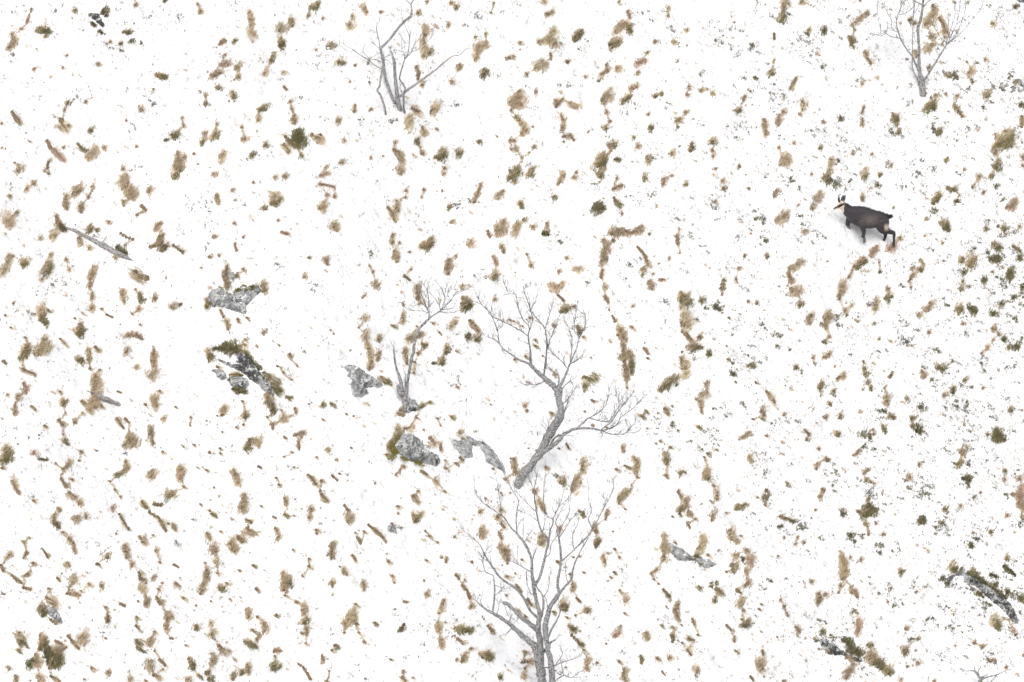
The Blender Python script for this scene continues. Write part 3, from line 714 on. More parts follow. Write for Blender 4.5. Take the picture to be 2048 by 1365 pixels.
TUFT_DATA = """
@0,0
t 100,280,22 118,330,26 75,380,30
s 105,430,28
r 225,158,18 208,190,10
t 172,230,20
s 100,225,18
o 290,245,14 330,230,30 390,245,22
r 365,290,22
s 430,300,15
o 600,85,26
d 830,90,38 850,120,24
d 715,120,18
d 738,180,16 760,208,14
d 800,250,16 815,270,14
s 945,65,20
r 1085,35,26
s 1205,145,18
s 1060,185,20
o 985,255,18 1030,262,22
t 880,335,20
d 850,345,10
o 965,345,24
d 1065,330,24
d 1125,345,16
d 965,400,16
d 910,385,12
t 535,445,16
t 785,510,24
t 275,548,20
t 505,540,16
s 100,100,18
t 250,75,16
s 440,85,22
o 1245,600,16 1285,605,26 1325,610,16
s 1310,635,14
t 1225,715,16
s 1195,810,20 1240,835,25
t 1130,868,30
s 1010,725,16
s 600,795,26
o 545,820,26
t 515,880,18
t 495,950,48 510,1000,50 550,1000,28
t 690,810,20
t 100,890,20 125,935,28 155,980,16
t 15,985,18
o 725,1038,28
r 1010,960,16
r 380,1120,24 410,1175,34 455,1225,30 500,1265,22
r 510,1175,18
o 620,1145,18 650,1175,24 690,1205,22
t 715,1245,38 765,1195,30
t 835,1180,26
d 1325,1110,20
t 1090,1170,18
t 390,1290,22 380,1335,26
t 120,1300,14
t 155,1345,40
t 985,1345,24
d 1325,8,22
s 970,470,16
s 735,760,16
s 310,785,14
s 1075,1015,18
s 40,625,12
s 260,648,12
r 15,1180,14
s 1100,1335,22
@342,0
t 215,35,18
t 235,90,28
s 45,120,20
s 75,155,14
s 525,28,20
t 630,100,20 635,150,30 645,210,26 640,260,36
o 1175,20,28 1155,55,32 1115,50,20
t 1098,122,22
t 1215,145,18
t 885,225,48
t 970,150,28 970,195,32
o 878,305,20 888,355,40
t 430,320,32 385,355,16
o 510,320,26
s 350,395,20
o 812,445,20 800,485,24
t 755,580,30
t 900,580,26
o 1285,360,34
d 1240,375,14
r 1160,400,18
s 1195,445,18
s 1178,515,22
s 1210,560,16
o 1345,490,32
r 430,440,22
r 400,510,30 455,505,28
t 535,530,34
t 330,600,26 400,580,22
t 540,610,30
r 505,635,14
o 380,695,30
o 495,735,22 505,770,20
s 475,815,22
t 280,760,22
o 280,825,26
t 905,690,22 925,715,16
s 1050,765,24
r 955,810,26
t 965,870,20
t 985,925,22 990,980,24
o 740,862,32 700,872,16
t 700,948,34
t 90,940,20
t 100,1000,22
o 30,1075,38
t 365,990,20
t 270,1065,26
o 350,1075,42
o 250,1130,28
t 565,1015,18
t 590,1105,32
o 755,1155,28
t 185,1228,18
t 400,1250,28 425,1215,18
o 650,1235,28
d 610,1270,12
t 55,1215,18 60,1270,24 50,1335,36
t 105,1250,24
o 75,1350,30
r 215,1310,14
o 920,1090,30 960,1130,40 1000,1165,26
d 1020,1100,48 1010,1045,20
t 905,1150,28 940,1205,30
o 1040,1238,24
t 1130,1070,32 1165,1095,42 1195,1075,32 1180,1130,30
t 1335,960,34
t 1350,1300,18
t 1245,1330,22
s 1240,955,20
s 775,1250,14
s 1315,705,16
s 715,470,14
@684,0
t 185,60,32 200,95,26
t 65,205,38
t 85,130,24
s 90,68,16
r 310,95,20
t 610,100,28
t 680,15,22
t 875,25,26
o 915,55,26
t 1212,25,18
s 1250,85,12
r 1190,100,16
s 1075,115,26 1110,150,18
t 850,198,28
s 990,200,22
t 1150,268,22
t 1065,295,20
t 685,235,28 655,300,24 660,380,36 655,445,30
o 695,410,36
t 1150,360,24 1090,365,34 1085,420,26 1070,470,22
t 595,530,20 615,590,26 610,625,18
t 645,675,24
s 710,555,20
t 945,520,22 930,550,20
o 1130,590,38 1135,550,22
r 880,650,28
s 1245,605,14
o 10,500,24
o 105,522,16
o 210,500,14
s 425,410,18
t 65,655,14
s 215,670,22
t 105,840,16 100,890,18
s 140,960,28
s 230,1040,16
t 230,872,20
s 395,945,36
t 560,860,22 610,890,34
t 540,930,26 540,990,34
s 670,960,16
t 725,855,32 712,900,20
s 790,800,18
s 870,840,18 920,825,20
t 660,1070,30 640,1015,16
o 600,1120,30
o 755,1028,18
o 1095,1130,26
t 20,1120,26
t 425,1138,24
t 410,1190,14 450,1215,24 480,1265,28
r 230,1260,22
r 330,1245,14
r 645,1222,28
o 800,1190,20 810,1230,36 780,1255,32 740,1258,14
o 935,1220,38
t 10,1295,24
t 470,1345,34
t 820,1340,24
t 1350,810,36
t 1350,880,16
t 1345,460,22 1310,465,14
r 1345,1120,24
r 1355,1190,20
s 570,1300,14
@1026,0
t 250,10,32
t 315,95,18 270,110,24
s 60,40,10
t 330,245,30 290,310,46 330,340,36
t 225,330,36
d 365,345,16
o 530,265,32 505,310,36 555,240,20
s 605,320,22
d 530,395,14
t 850,15,22
r 920,90,26 935,140,18
t 875,190,26 830,250,32
o 800,320,44 840,330,28
o 940,240,36 910,190,24
d 785,360,30
t 1240,60,26
t 1240,128,18
s 1118,155,14
s 1270,245,26
t 1138,330,24
t 1285,335,26
s 1340,380,18
t 60,340,22
s 70,400,14
t 5,450,22
t 305,470,18 300,430,14
t 215,510,34 265,510,22 180,545,20
o 438,490,22
o 110,590,20
r 580,610,22
t 765,560,32 715,590,26
t 750,520,22
t 845,545,36
d 690,650,18
t 1072,420,22
r 1010,495,34 1060,480,20
t 1000,580,26
s 1210,645,18
s 110,695,22
r 185,730,26
s 370,670,14
s 445,685,16
t 50,730,28 40,800,46 65,830,30
s 135,860,14
t 30,930,22 70,990,28 110,1040,28 75,1060,30
r 160,1010,16
r 10,1120,22
t 25,1190,26
t 172,1170,24
r 130,1220,14
r 75,1260,14
o 30,1345,36
s 140,1310,14
o 155,1350,28
t 345,800,18 345,850,20 395,790,18
t 465,820,28 510,840,30
t 385,920,22 405,970,22 400,1020,38
t 400,1090,18 460,1080,26 490,1115,24
t 405,1130,14
o 605,1050,14
t 750,760,36 720,800,32
r 780,710,14
r 750,895,26
r 775,970,22
o 735,1015,28
s 765,1095,16
o 805,1150,34
r 765,1155,28
r 780,1205,16
d 815,1270,20 855,1280,14
o 720,1250,32 690,1305,46 740,1290,24
t 985,690,30 940,710,22
o 935,770,28 890,800,26
r 875,830,14
s 910,905,20
o 1135,765,26
o 1185,745,22
s 1240,820,14
t 1080,915,20
o 1115,1022,26 1090,1015,14
t 1325,950,28 1305,970,18
o 1315,1015,16
o 965,1092,22
r 1000,1165,30
t 1075,1250,26 1085,1290,26
t 1275,1220,32
s 1335,1170,24
s 1185,1258,14
@1368,0
t 25,240,26
s 195,212,12
s 380,240,22
r 405,180,14
s 285,310,16
s 385,395,18
o 805,25,32 795,90,30 785,155,34
d 825,120,18
t 950,10,34
s 570,25,22
d 550,380,24
o 720,270,18 725,310,16
t 1000,235,24
d 1000,265,18
d 1120,240,34
s 850,420,20
s 935,295,18
s 985,370,18
d 1120,530,20
t 720,482,14
o 700,578,34
t 895,625,22 865,680,26 850,700,26
s 715,670,24
s 695,750,26
s 715,810,18
d 130,605,18
s 500,635,22
t 40,690,18
r 28,755,26
t 20,893,24
t 140,720,26
t 185,712,16
t 232,740,26
r 490,770,26 475,800,18
s 490,840,18
o 435,878,30
s 110,962,14
t 955,835,28 945,805,16 950,875,18
r 930,910,22
r 800,890,30
r 755,935,20 760,985,32
t 640,955,22 650,1010,24 655,1070,20
s 395,1045,22
s 425,1000,18
d 1255,945,28
r 1115,975,24
s 1065,1035,16
o 1340,305,24 1340,350,24 1315,290,14
r 1345,195,24
d 1315,130,12
o 1090,1180,24
r 880,1140,20
o 230,1125,34
r 230,1195,28
r 235,1245,22
o 65,1145,26 55,1195,30
r 760,1175,22
t 790,1265,38 840,1290,34 775,1310,20
o 440,1325,20
r 255,1345,20
t 1175,1275,26 1170,1320,26 1165,1355,28
d 1225,1295,22
r 1350,1220,22
s 1350,1140,18
@1706,0
t 30,170,28 75,130,22
o 110,105,28
t 15,240,14
t 95,415,22 115,460,18 145,505,18
s 175,445,16
o 5,375,16
t 75,662,26
r 90,855,16 70,905,14
t 75,950,18 75,990,22
t 640,40,26 655,100,34 610,150,36 585,195,30
t 690,140,22 730,200,20 735,250,28
o 460,155,28
t 495,185,26
t 630,290,32
t 640,355,38 595,390,30
t 500,410,18 505,460,12
r 735,295,16
r 710,355,14
o 605,540,22
o 740,590,20 770,605,26
d 800,598,14
t 910,495,16
t 945,550,28 920,590,18
o 945,635,16 960,660,12
s 915,705,26
r 835,765,30
r 745,750,20
o 640,830,40 590,855,28
t 665,760,26
s 620,770,22
s 470,810,30
t 810,840,28 845,885,26 875,925,24
s 690,955,24
o 675,1068,28 700,1045,18
s 600,1100,18
s 915,1040,22
s 915,1090,14
o 320,910,14 345,955,28
o 368,1050,26
d 400,1090,10
t 1120,185,28
r 1060,475,26
s 1110,565,16
o 1120,690,18
d 1190,700,24
o 1065,760,38
d 1030,860,20
t 1300,655,26
d 1255,615,18
d 1300,50,28
s 1185,60,16
r 60,5,20
d 1345,835,30
t 1350,930,22 1350,1010,24
s 1310,1010,20
o 1165,1090,44 1210,1130,52 1250,1100,42 1130,1170,30
t 1215,1045,22
t 1140,1215,34
o 1165,1280,36 1140,1320,32
d 1350,1135,14
t 1355,1250,26
t 1355,1320,20
o 755,1260,22 740,1275,16
s 495,1295,22
s 545,1340,18
d 275,1340,16
t 310,1320,18
t 155,1230,16
t 100,1350,24
s 15,1170,18
r 8,1210,14
s 260,1235,14
t 890,1350,16
@0,342
t 390,20,20
r 270,90,28
t 215,140,26
t 80,200,22
t 740,122,24
t 585,180,22 645,150,34
t 530,205,24 520,250,26 540,300,16
t 648,275,26 650,315,14
r 710,205,22
t 985,40,34 995,110,40 1030,160,42 1070,205,24
t 985,240,20 990,275,18
t 1135,275,30 1165,310,22
t 1095,350,18
t 1195,150,34
o 135,335,22
t 65,395,44 90,425,26
t 870,405,26
o 450,360,18 465,410,26 500,465,32
t 440,515,32 400,525,14
o 712,445,28 715,480,18
o 775,468,22
t 325,535,24
t 635,530,26 640,565,26
t 720,615,24
d 935,605,22 965,640,26 1000,655,22
t 965,495,24 1010,525,26 1065,540,26
t 1000,590,20
r 1250,455,32 1280,410,14
o 1275,520,26 1285,575,34 1305,625,34
o 1200,600,18 1240,595,18
t 1335,590,26
t 405,665,22
t 925,690,24
t 75,680,24 60,735,34 30,800,38
t 105,680,18
o 195,725,42
o 385,725,32 370,775,38
t 530,705,22
t 555,790,22
t 740,800,30 725,860,26 720,920,26
t 735,980,22 735,1020,22
t 1085,800,46 1125,835,60 1180,845,50
t 335,870,22
s 445,875,16
s 525,905,20
d 420,915,12
s 300,990,18
t 980,960,28 985,1010,28 995,1045,18
o 1115,985,28 1120,1030,28
t 1240,1010,30
r 1080,945,14
r 1110,1100,30
r 1055,1140,14
t 735,1090,34
t 815,1100,18
t 850,1145,14 900,1170,12
t 600,1175,20
o 110,1055,16
t 45,1150,20
t 90,1250,18
o 330,1115,36 330,1170,30 365,1215,26
o 390,1110,26
d 270,1140,14
o 640,1225,28 635,1295,28
d 680,1285,18
t 205,1330,18
t 350,1345,32
t 485,1340,18
r 1015,1310,28 1095,1310,32 1135,1340,20
t 960,1225,14
r 1120,1225,14
r 1325,855,12
s 765,520,24
@342,342
o 30,30,40
t 345,25,30
r 835,50,28
t 915,40,30
r 660,90,18
t 490,152,22
t 360,190,20 375,225,22 380,260,18
s 290,230,24
s 270,285,16
s 305,320,18
d 585,270,12
o 830,200,36 815,250,40 870,235,24
o 750,290,28
r 1200,30,28 1245,15,22
r 1190,105,18 1260,115,16 1305,130,14
r 1250,190,24
t 1310,205,20
t 1225,285,30 1185,300,18
t 1300,425,28 1320,465,18
r 508,415,22
s 290,420,18
r 350,520,28
r 580,525,18
r 510,580,18 525,630,22
s 280,625,18
t 312,685,24
t 385,675,18
r 885,485,22 930,500,18
r 855,390,18
t 25,590,26 60,620,22 95,645,26
o 1105,690,20
r 1245,695,26 1250,745,16
t 580,785,22
t 450,755,12 440,800,22 435,860,32 455,920,36
o 525,835,24
t 575,910,18 600,920,14
t 735,905,26 750,945,34
t 1070,840,28
t 15,1075,34
d 70,1060,20
t 400,1115,18 420,1160,18
t 450,1200,20 455,1260,18
t 530,1180,18 545,1205,14
o 610,1170,22
t 285,1030,20 280,1075,20
r 745,1280,30
t 595,1345,20
o 1275,1270,18
r 1300,1300,14
s 850,1105,16
s 845,1240,14
s 1220,1355,16
s 850,745,18
s 850,795,16
s 1160,905,20
s 1150,955,14
s 160,300,14
@684,342
t 470,10,30
t 815,20,26
o 1340,50,32
d 1350,15,20
s 265,80,18
t 655,145,20
r 515,155,22
r 635,210,16
r 510,210,18
o 800,158,12
t 440,240,22 440,300,28
o 450,310,20
t 365,290,20 400,330,28 420,390,20
t 1110,120,16 1080,190,22 1060,240,28
d 1020,230,14
t 1250,190,26 1290,160,22
s 920,290,34
o 858,280,28
r 880,405,26
t 405,510,22 405,570,24
r 460,570,20
r 540,645,18
t 415,640,18 440,690,28
o 440,715,16
o 715,535,28 705,590,34 640,600,28
t 1025,575,38
t 1290,410,34 1265,465,34 1235,500,18
r 1165,480,22 1185,525,20
t 1275,600,22 1295,650,20
r 1210,680,18 1230,735,24
t 855,710,32 850,770,32 850,820,20
o 910,675,20
d 235,655,18
t 220,755,16
r 248,805,18
t 275,905,38
r 165,1010,20 190,990,14
r 550,785,18
t 500,835,22 545,870,18
t 600,920,28 610,980,26 625,1045,24
o 595,1015,16
t 960,920,26
o 970,1050,46 1015,1075,22 960,1010,18
o 1220,835,42
t 1220,1020,26
s 1075,850,24
s 1165,850,16
t 190,1165,32
d 150,1180,10
o 415,1235,22
r 490,1065,16
t 490,1150,28 490,1195,24
t 135,1250,16
t 190,1310,38
o 300,1330,32
t 905,1205,36 880,1240,34
d 925,1295,14
t 1025,1190,26 1065,1235,26 1090,1285,24
d 1010,1320,34
o 1080,1330,40
t 730,1215,20
t 545,1330,38 630,1300,34
t 600,1240,18
o 780,1290,14
s 610,355,20
s 905,420,16
r 1345,1190,22
s 310,440,14
@1026,342
o 25,25,42
t 20,85,22
o 135,20,36
t 400,40,24 365,100,30
t 490,50,28
t 505,10,18
o 700,25,38
d 670,90,18
o 60,250,26 70,290,14
o 330,205,26
s 260,235,14
d 655,295,38 720,285,26
t 800,145,24 870,115,24
d 810,140,16
o 810,210,22 840,260,26
t 870,340,18
s 940,190,16
r 830,55,20
o 1055,50,32
r 1210,60,24 1205,100,24
r 1270,35,20
s 1115,185,18
s 1250,320,14
t 40,420,34 25,475,34
t 90,390,26
t 165,450,28
t 270,415,24 275,450,22
d 245,495,28 285,510,16
d 375,560,22
s 380,520,14
t 800,490,38 870,480,26 950,490,24 1030,445,28
o 800,555,22
t 725,555,28
t 735,620,32 730,680,36 705,735,20
o 745,690,26
t 715,795,22 705,845,24
t 735,925,28
t 735,1000,28 765,1050,22
o 770,1110,16
t 795,1155,18 820,1200,22
t 850,1260,28 890,1345,22
t 840,1310,20
t 995,605,18 1035,645,22 1065,695,22 1080,740,28
t 1040,785,28
t 1120,820,18
o 1035,830,20
t 1090,885,24 1110,935,22
r 1170,865,18 1210,868,14
r 1165,740,14
d 940,750,18
r 1250,695,20
t 1325,460,18
r 1310,520,18 1320,575,22
r 1335,655,16
t 145,750,28
o 110,665,14
t 432,695,22
t 370,800,24
t 490,785,26 525,790,26
d 595,885,14
t 300,905,22 355,935,34 390,895,20
t 360,990,16 410,1035,20
o 430,1090,26 380,1120,14
t 490,1080,20
o 520,1240,24 535,1290,22
t 565,1325,22
s 520,1170,20
r 330,1235,28
r 140,1170,20
o 80,1240,14
r 950,1245,24
t 960,1075,20
s 1195,1195,20
s 905,855,14
s 850,840,14
o 1355,1020,40 1345,970,16
t 1345,1080,24
o 1350,1210,26
t 1350,1285,20
o 180,1350,20
o 1090,500,14
r 10,1200,18
@1368,342
t 315,80,28
o 320,135,26
o 15,105,24
s 650,30,20
t 1020,25,18
t 1145,30,36 1115,55,22
d 1175,75,10
d 1335,80,18
s 860,65,22
o 520,140,16
r 745,155,28 720,205,16
t 1060,215,32 1085,175,20
r 250,245,24
s 250,290,24
r 915,270,18
t 1025,295,24
s 960,350,24
t 800,355,34 750,390,32
d 650,390,20
d 575,385,20
t 965,480,28
d 1025,575,14
d 665,555,20
r 535,500,14
s 440,535,20
s 50,480,20
s 130,600,18
o 485,675,20
o 665,682,24
r 440,775,24
s 335,770,14
s 405,715,14
r 415,860,20 425,890,14
s 555,835,12
o 320,870,28 300,930,30
t 305,985,18
t 915,735,32 885,770,34 845,770,22
t 840,820,22 860,880,20
t 870,940,44 910,955,28
o 930,1060,32
t 1010,1150,22 1000,1205,26
t 1260,905,30 1255,960,28 1240,1020,20
r 1320,840,24
t 1165,1130,26 1135,1190,28 1135,1255,22
d 1210,1160,22
t 1290,1110,30
o 1300,1150,16
t 1340,1075,18
o 30,1035,48
o 145,1025,32
d 185,1095,20
d 255,1095,16
t 20,1150,42 30,1220,48
t 20,1295,38 60,1340,34
o 130,1320,28
o 360,1170,22
s 450,1145,20
r 515,1040,20
o 585,1050,22
r 320,1080,14
d 760,925,14
s 620,1230,20
d 575,1285,12
s 390,1255,16
r 1160,1320,24
t 1130,1355,18
s 630,1335,20
s 20,805,20
s 100,1175,20
@1706,342
o 95,30,36
o 215,30,24
d 200,110,26
t 75,205,18 80,240,14
s 410,130,28
o 765,130,34 810,150,22
o 690,190,26 645,250,30
d 650,330,24
d 835,235,26
t 850,195,14
o 740,430,38 765,465,26 700,410,20
t 585,380,22
t 575,515,16
t 715,575,20
s 635,640,24
t 1010,45,30
o 1105,35,30
d 1150,120,22
o 955,125,16
o 1045,165,20
r 1295,235,24 1260,280,32 1225,290,18
o 1065,460,26
s 1070,415,14
o 1210,455,34
d 1170,440,18
r 1225,505,16
d 1170,520,16
t 1330,440,24
d 1290,490,14
o 1125,580,36 1155,610,26
d 1165,690,38 1100,700,30
d 1080,660,20
d 960,625,22
o 865,715,34
o 945,740,48 970,700,22
d 890,805,28
d 1050,870,32
o 1115,805,18
d 1265,800,36 1265,850,20
o 1280,600,22 1335,635,20
d 1335,690,32
o 865,935,28
o 930,920,20
o 875,880,16
d 1195,910,14
d 1105,970,16
d 1355,925,26
d 1345,980,22
d 1285,1010,26
d 1190,1055,32
d 1125,1135,32
o 840,1090,32 870,1105,20
d 930,1090,30 985,1120,22
s 895,1150,20
r 880,1215,24
t 1125,1255,34
o 1165,1300,20
d 1210,1340,28
d 1310,1185,24
d 1240,890,12
s 725,1215,14
t 375,535,26
r 310,610,34 290,620,24
r 165,625,28 145,680,20 190,600,22
o 45,745,32 95,710,24 15,760,26
r 210,730,14
o 215,800,18
s 395,700,14
t 540,705,20 565,745,16
o 545,780,30
t 475,830,24 450,880,20
t 475,775,20
t 465,930,16
t 620,1050,26 600,1100,30
t 525,1145,28
t 280,935,26
o 265,1010,28 310,1000,20
t 195,1040,26 180,1095,28
o 170,1215,16
s 435,1225,20
r 610,1285,24
s 350,1120,18
o 210,1340,16
s 805,1295,14
s 790,970,12
s 680,1080,14
t 325,290,14
s 1350,1090,14
r 1120,1345,16
@0,684
o 225,30,36 195,90,34 165,135,26
t 375,20,40 300,85,42
t 520,10,24
t 30,150,28 50,175,14
t 765,35,26 790,70,16
t 715,65,34 715,130,32
o 655,140,38 610,130,24
t 720,210,18
t 760,270,20 770,310,38 755,380,40 750,450,36 760,505,26
o 795,420,30
t 655,470,24 700,500,30 725,550,20
t 660,565,16
t 815,515,20
t 185,215,22 220,235,14 280,260,12
t 1015,70,32
t 1235,65,28 1230,120,24 1230,180,30
t 1215,255,36 1240,230,24
t 1095,200,28
t 800,220,14
r 190,325,18 215,390,34
r 150,435,32
t 60,420,16
r 120,500,18 120,570,24
t 250,510,16 285,545,14
t 480,395,20
o 515,475,30 505,510,14
t 525,570,10
t 940,395,16 970,405,14
t 1280,390,26
t 1235,460,38 1250,505,24
t 1165,495,26
t 1310,610,28
t 935,610,26 985,685,14
t 1000,610,22 1035,650,16
t 600,635,28
t 470,620,20 505,655,20
t 355,665,16 375,685,10
t 505,740,16
o 515,785,28
d 550,820,14
t 1035,750,34 1055,810,42
t 1000,825,28
t 1200,695,24 1220,760,22 1225,810,22
t 650,875,24
t 1300,875,22
t 145,815,16
o 50,850,28 60,930,48 20,940,30
t 20,1005,24
r 275,880,30
d 320,935,14 370,940,14
t 445,965,14
t 555,950,28 545,985,18
t 635,945,22
t 505,1015,22
t 490,1090,18 530,1145,28
t 575,1095,22
t 555,1200,30 600,1235,22
t 640,1280,32
r 105,1110,24 125,1165,22 155,1210,18
t 275,1265,24
t 265,1235,10
t 1005,950,20 1020,1000,24 970,1045,26
o 935,1060,28
t 880,1110,20
t 920,1180,18
t 960,1235,16
t 1210,1065,34 1215,1020,16
o 1345,1215,40
o 1135,1275,22 1175,1320,32 1195,1350,24
o 1240,1290,26 1290,1295,26
r 905,1325,32
o 470,1330,26
s 430,1280,14
s 310,740,22
s 120,685,14
d 238,762,10
s 995,890,22
@342,684
t 590,20,20
d 355,50,24 410,45,36 470,50,38 530,58,32
o 540,60,34 590,85,30
o 300,70,22 310,125,32
d 625,125,22 650,165,24 700,220,26
o 750,240,36 790,280,46 820,335,46 858,390,32
o 470,262,16 530,258,16 570,268,12
d 495,372,20 555,395,24 600,400,18
o 925,435,26 955,445,16
o 770,425,34 795,490,32 825,550,28
t 375,195,26
o 575,470,26
o 595,565,26 600,600,16
t 435,520,40 415,575,28
t 370,590,16
t 905,610,40
t 815,655,26 815,690,14
r 905,755,20 925,775,12
t 770,600,18
r 885,545,18
r 990,530,18 1000,570,16
t 685,30,18
t 865,25,18
t 950,95,22 960,125,16
o 850,190,20
t 900,245,14
r 960,300,16
r 1010,190,14
t 1105,495,18
o 1215,500,28
o 1285,490,26
t 1215,620,18
t 1065,75,12
t 40,520,18
t 160,600,22
t 285,630,14
t 155,665,20
t 580,660,20
t 525,680,18
t 410,718,16
o 310,880,22
o 395,850,18
t 395,890,14
o 640,780,42 600,850,26
t 690,785,30 700,830,18
t 615,890,12
t 75,1000,24 80,1060,28 85,1090,24
t 105,1155,22
t 20,1210,34
t 290,1025,24
t 500,1020,22 520,1080,36
t 535,1120,36
o 700,990,20 720,1005,12
t 840,1085,18
o 865,1140,20
t 985,1000,14
r 985,745,18 1060,725,24
r 1020,800,18 1025,860,14
r 970,880,24
r 905,915,18
t 1255,860,28
t 1165,920,16
t 1095,1060,18 1135,1095,24 1160,1130,24
t 1205,1105,24
t 1195,1185,24 1215,1235,26 1245,1265,14
t 910,1245,26 925,1285,18
t 990,1255,14
t 725,1310,20
t 240,1295,22
t 345,1160,16
t 585,1225,24 570,1290,26 580,1330,34
t 1120,1330,30
t 310,1345,22
t 1290,1065,22 1330,1100,20
t 1345,1050,18
r 185,820,18
s 480,840,14
@684,684
t 205,20,22 225,80,26 235,150,28 220,215,24
t 300,90,24 290,140,18
o 320,280,28 360,320,24
t 395,345,14
t 510,60,34 520,130,26 520,170,20
t 610,90,26
o 580,160,22
o 640,15,18 680,25,18
o 840,45,34
d 825,85,18
o 790,140,28 805,180,20
d 740,170,20
t 575,245,18
r 925,360,22
s 885,330,14
o 705,480,24
o 880,595,26
r 765,610,22
r 790,668,18
t 470,540,30 490,580,30 450,570,24
r 595,600,20
o 635,510,28
t 450,680,26 455,720,26 400,790,28 375,840,24
t 540,685,28 500,690,22
t 360,900,24
r 655,700,20
r 710,760,30 740,810,28
r 790,820,24 790,865,16
t 945,720,28
o 970,770,26
t 945,920,22 970,945,16
o 910,968,20
t 825,945,18
t 635,1030,24 680,1060,16
t 830,1005,26
t 490,990,22
t 755,1110,32
t 825,1195,26
t 570,1225,24 605,1280,16
t 610,1190,20
t 450,1310,26
o 40,575,20
t 95,590,18
t 75,845,20
r 435,1060,18
r 1190,500,18
t 1105,1350,28
t 1270,1340,28
r 1150,1250,18
r 1310,1095,24
t 20,1300,20 50,1345,18
t 1270,1205,14
t 1345,1205,16
o 1210,1010,22
s 225,965,14
r 1350,930,20
@1026,684
t 880,20,20 890,120,28 900,220,26 905,290,22
o 930,80,30 945,170,28 950,235,22
t 915,365,20
r 1045,45,18 1080,95,16
t 1080,130,22
r 625,125,16
o 570,275,30 620,290,34
o 580,345,34
t 640,465,26
t 575,555,20
r 100,510,28 115,545,26
t 310,565,26
r 340,255,28
o 110,115,24
t 20,140,20
r 240,110,20
o 180,30,22
r 325,645,14
r 640,665,26
t 125,850,16
t 190,865,22
t 425,810,14 450,850,12
o 370,745,22
t 370,850,18
t 265,1000,24
t 10,930,26 25,1030,30
t 560,960,26 555,1020,26
t 875,840,22 890,875,18
t 970,920,26 1000,960,28 985,1015,30
t 895,985,18 940,1010,18
r 830,1015,26
t 995,1080,22
o 400,1110,36
d 345,1065,18
t 500,1095,34 490,1170,30
r 545,1125,18
r 175,1190,34
t 210,1270,26 245,1340,24
t 930,1190,20 850,1240,34 850,1280,20
t 945,1145,14
o 1275,300,44 1220,340,38
o 1180,375,28
t 1345,130,20 1355,210,22
t 1215,530,30 1240,575,20
t 1275,510,22
o 1030,590,26
o 1065,550,20
t 1075,690,18
d 1165,600,18
d 1270,660,24
o 1320,705,20
r 1180,790,24
o 1145,810,18
t 1260,840,24
o 1215,890,26 1230,960,26
t 1225,1065,26
o 1340,1040,28
t 1320,1190,22 1345,1240,24
o 1340,1330,36
o 535,1350,24
r 760,1345,22
s 690,1040,16
r 895,1335,16
s 175,720,20
@1368,684
o 65,35,34 125,35,24
d 200,80,26 210,105,14
s 50,85,18
t 20,200,34 20,250,34
o 355,140,20
d 390,170,16
o 540,180,28 505,190,14
s 550,125,24
o 895,200,28
d 950,230,18
o 845,60,16
t 1035,125,22
t 1120,120,24 1160,95,28
t 1275,265,30 1225,290,22
o 1090,355,34
t 1100,325,20
o 1200,390,24
r 1090,430,12
o 1165,490,22
o 1250,595,28
t 1135,598,24
o 1225,715,22 1225,740,14
o 415,320,18
o 575,320,18
t 660,395,18 700,440,22 725,480,22
t 625,545,34 640,580,28
o 625,610,22
r 550,615,20
o 800,575,20
s 845,615,12
t 185,330,28
t 180,400,28 140,420,26
t 135,480,24 145,560,18
o 95,460,12
o 115,675,26
d 195,700,12
t 520,725,24 465,765,20
r 440,780,14
t 660,748,24
t 970,705,16 1000,740,18
o 985,775,20
t 1080,850,22
o 1150,940,30 1135,925,20
d 1190,970,14
r 1065,970,20 1060,1015,16
t 265,860,16
o 195,890,24
t 165,920,20
t 520,915,22 540,955,18
t 185,1010,22 185,1055,34
o 180,1075,30
r 240,1145,24
t 265,1200,22 265,1250,22
t 220,1275,14
o 660,1180,30 650,1225,34
r 590,1240,20
d 680,1230,20
r 650,1300,22
o 830,1135,24
o 1110,1180,24
t 1090,1235,26
d 1190,1140,16
r 1050,1340,20
r 1270,1340,20
t 20,1275,36
o 40,1350,20
t 10,1040,20
o 440,1300,22 415,1330,20 495,1295,16
t 1355,905,14
d 705,655,14
s 85,775,14
s 330,525,16
s 280,775,18
s 640,1045,18
s 590,910,22
s 700,930,20
t 1205,195,12
@1706,684
o 95,215,32 100,250,24
t 85,155,16
t 120,320,22
o 145,365,22
t 80,380,14
t 255,365,18
t 270,435,20 270,485,22
o 300,275,26 315,240,18
o 300,585,26 330,605,16
d 260,600,14
o 235,665,18 260,715,14
t 165,735,18
t 160,700,14
s 185,610,16
t 435,450,24
t 550,225,18 575,280,18
d 640,305,22
o 690,195,38 715,205,24
d 720,215,18
s 855,180,20
d 795,155,16
o 895,300,24
d 870,350,12
o 805,365,24
d 800,400,26
t 730,420,22
d 825,475,18
s 895,480,36
d 895,540,16
s 740,520,28
r 1040,368,20
o 1260,540,30
r 1350,545,14
t 1075,45,24
r 1025,90,14
o 1245,40,28
d 1310,30,36
s 1050,185,20
d 1290,195,14
t 1150,710,34
d 1140,745,36 1200,770,26
o 1075,735,20
s 1260,700,20
r 890,660,18
s 855,695,20
d 940,715,16
s 960,785,22
r 880,865,42
o 850,970,36
s 920,960,36
s 800,900,16
d 880,1085,22 930,1100,26
d 870,1130,14
s 1060,955,22
o 1210,1025,24
r 1210,1095,24
d 1290,1055,12
r 1330,1085,34
r 1345,1150,26 1340,1290,40
t 1275,1215,22
r 1020,1200,20
d 970,1245,20
t 860,1310,24
o 735,1330,26
d 545,530,24
s 550,510,36
o 475,605,28
d 515,700,34 540,720,24
o 475,670,22
s 560,680,28
s 575,770,16
o 530,975,20
s 560,950,18
t 450,1080,32
s 500,1120,20
s 545,1080,18
s 555,1165,20
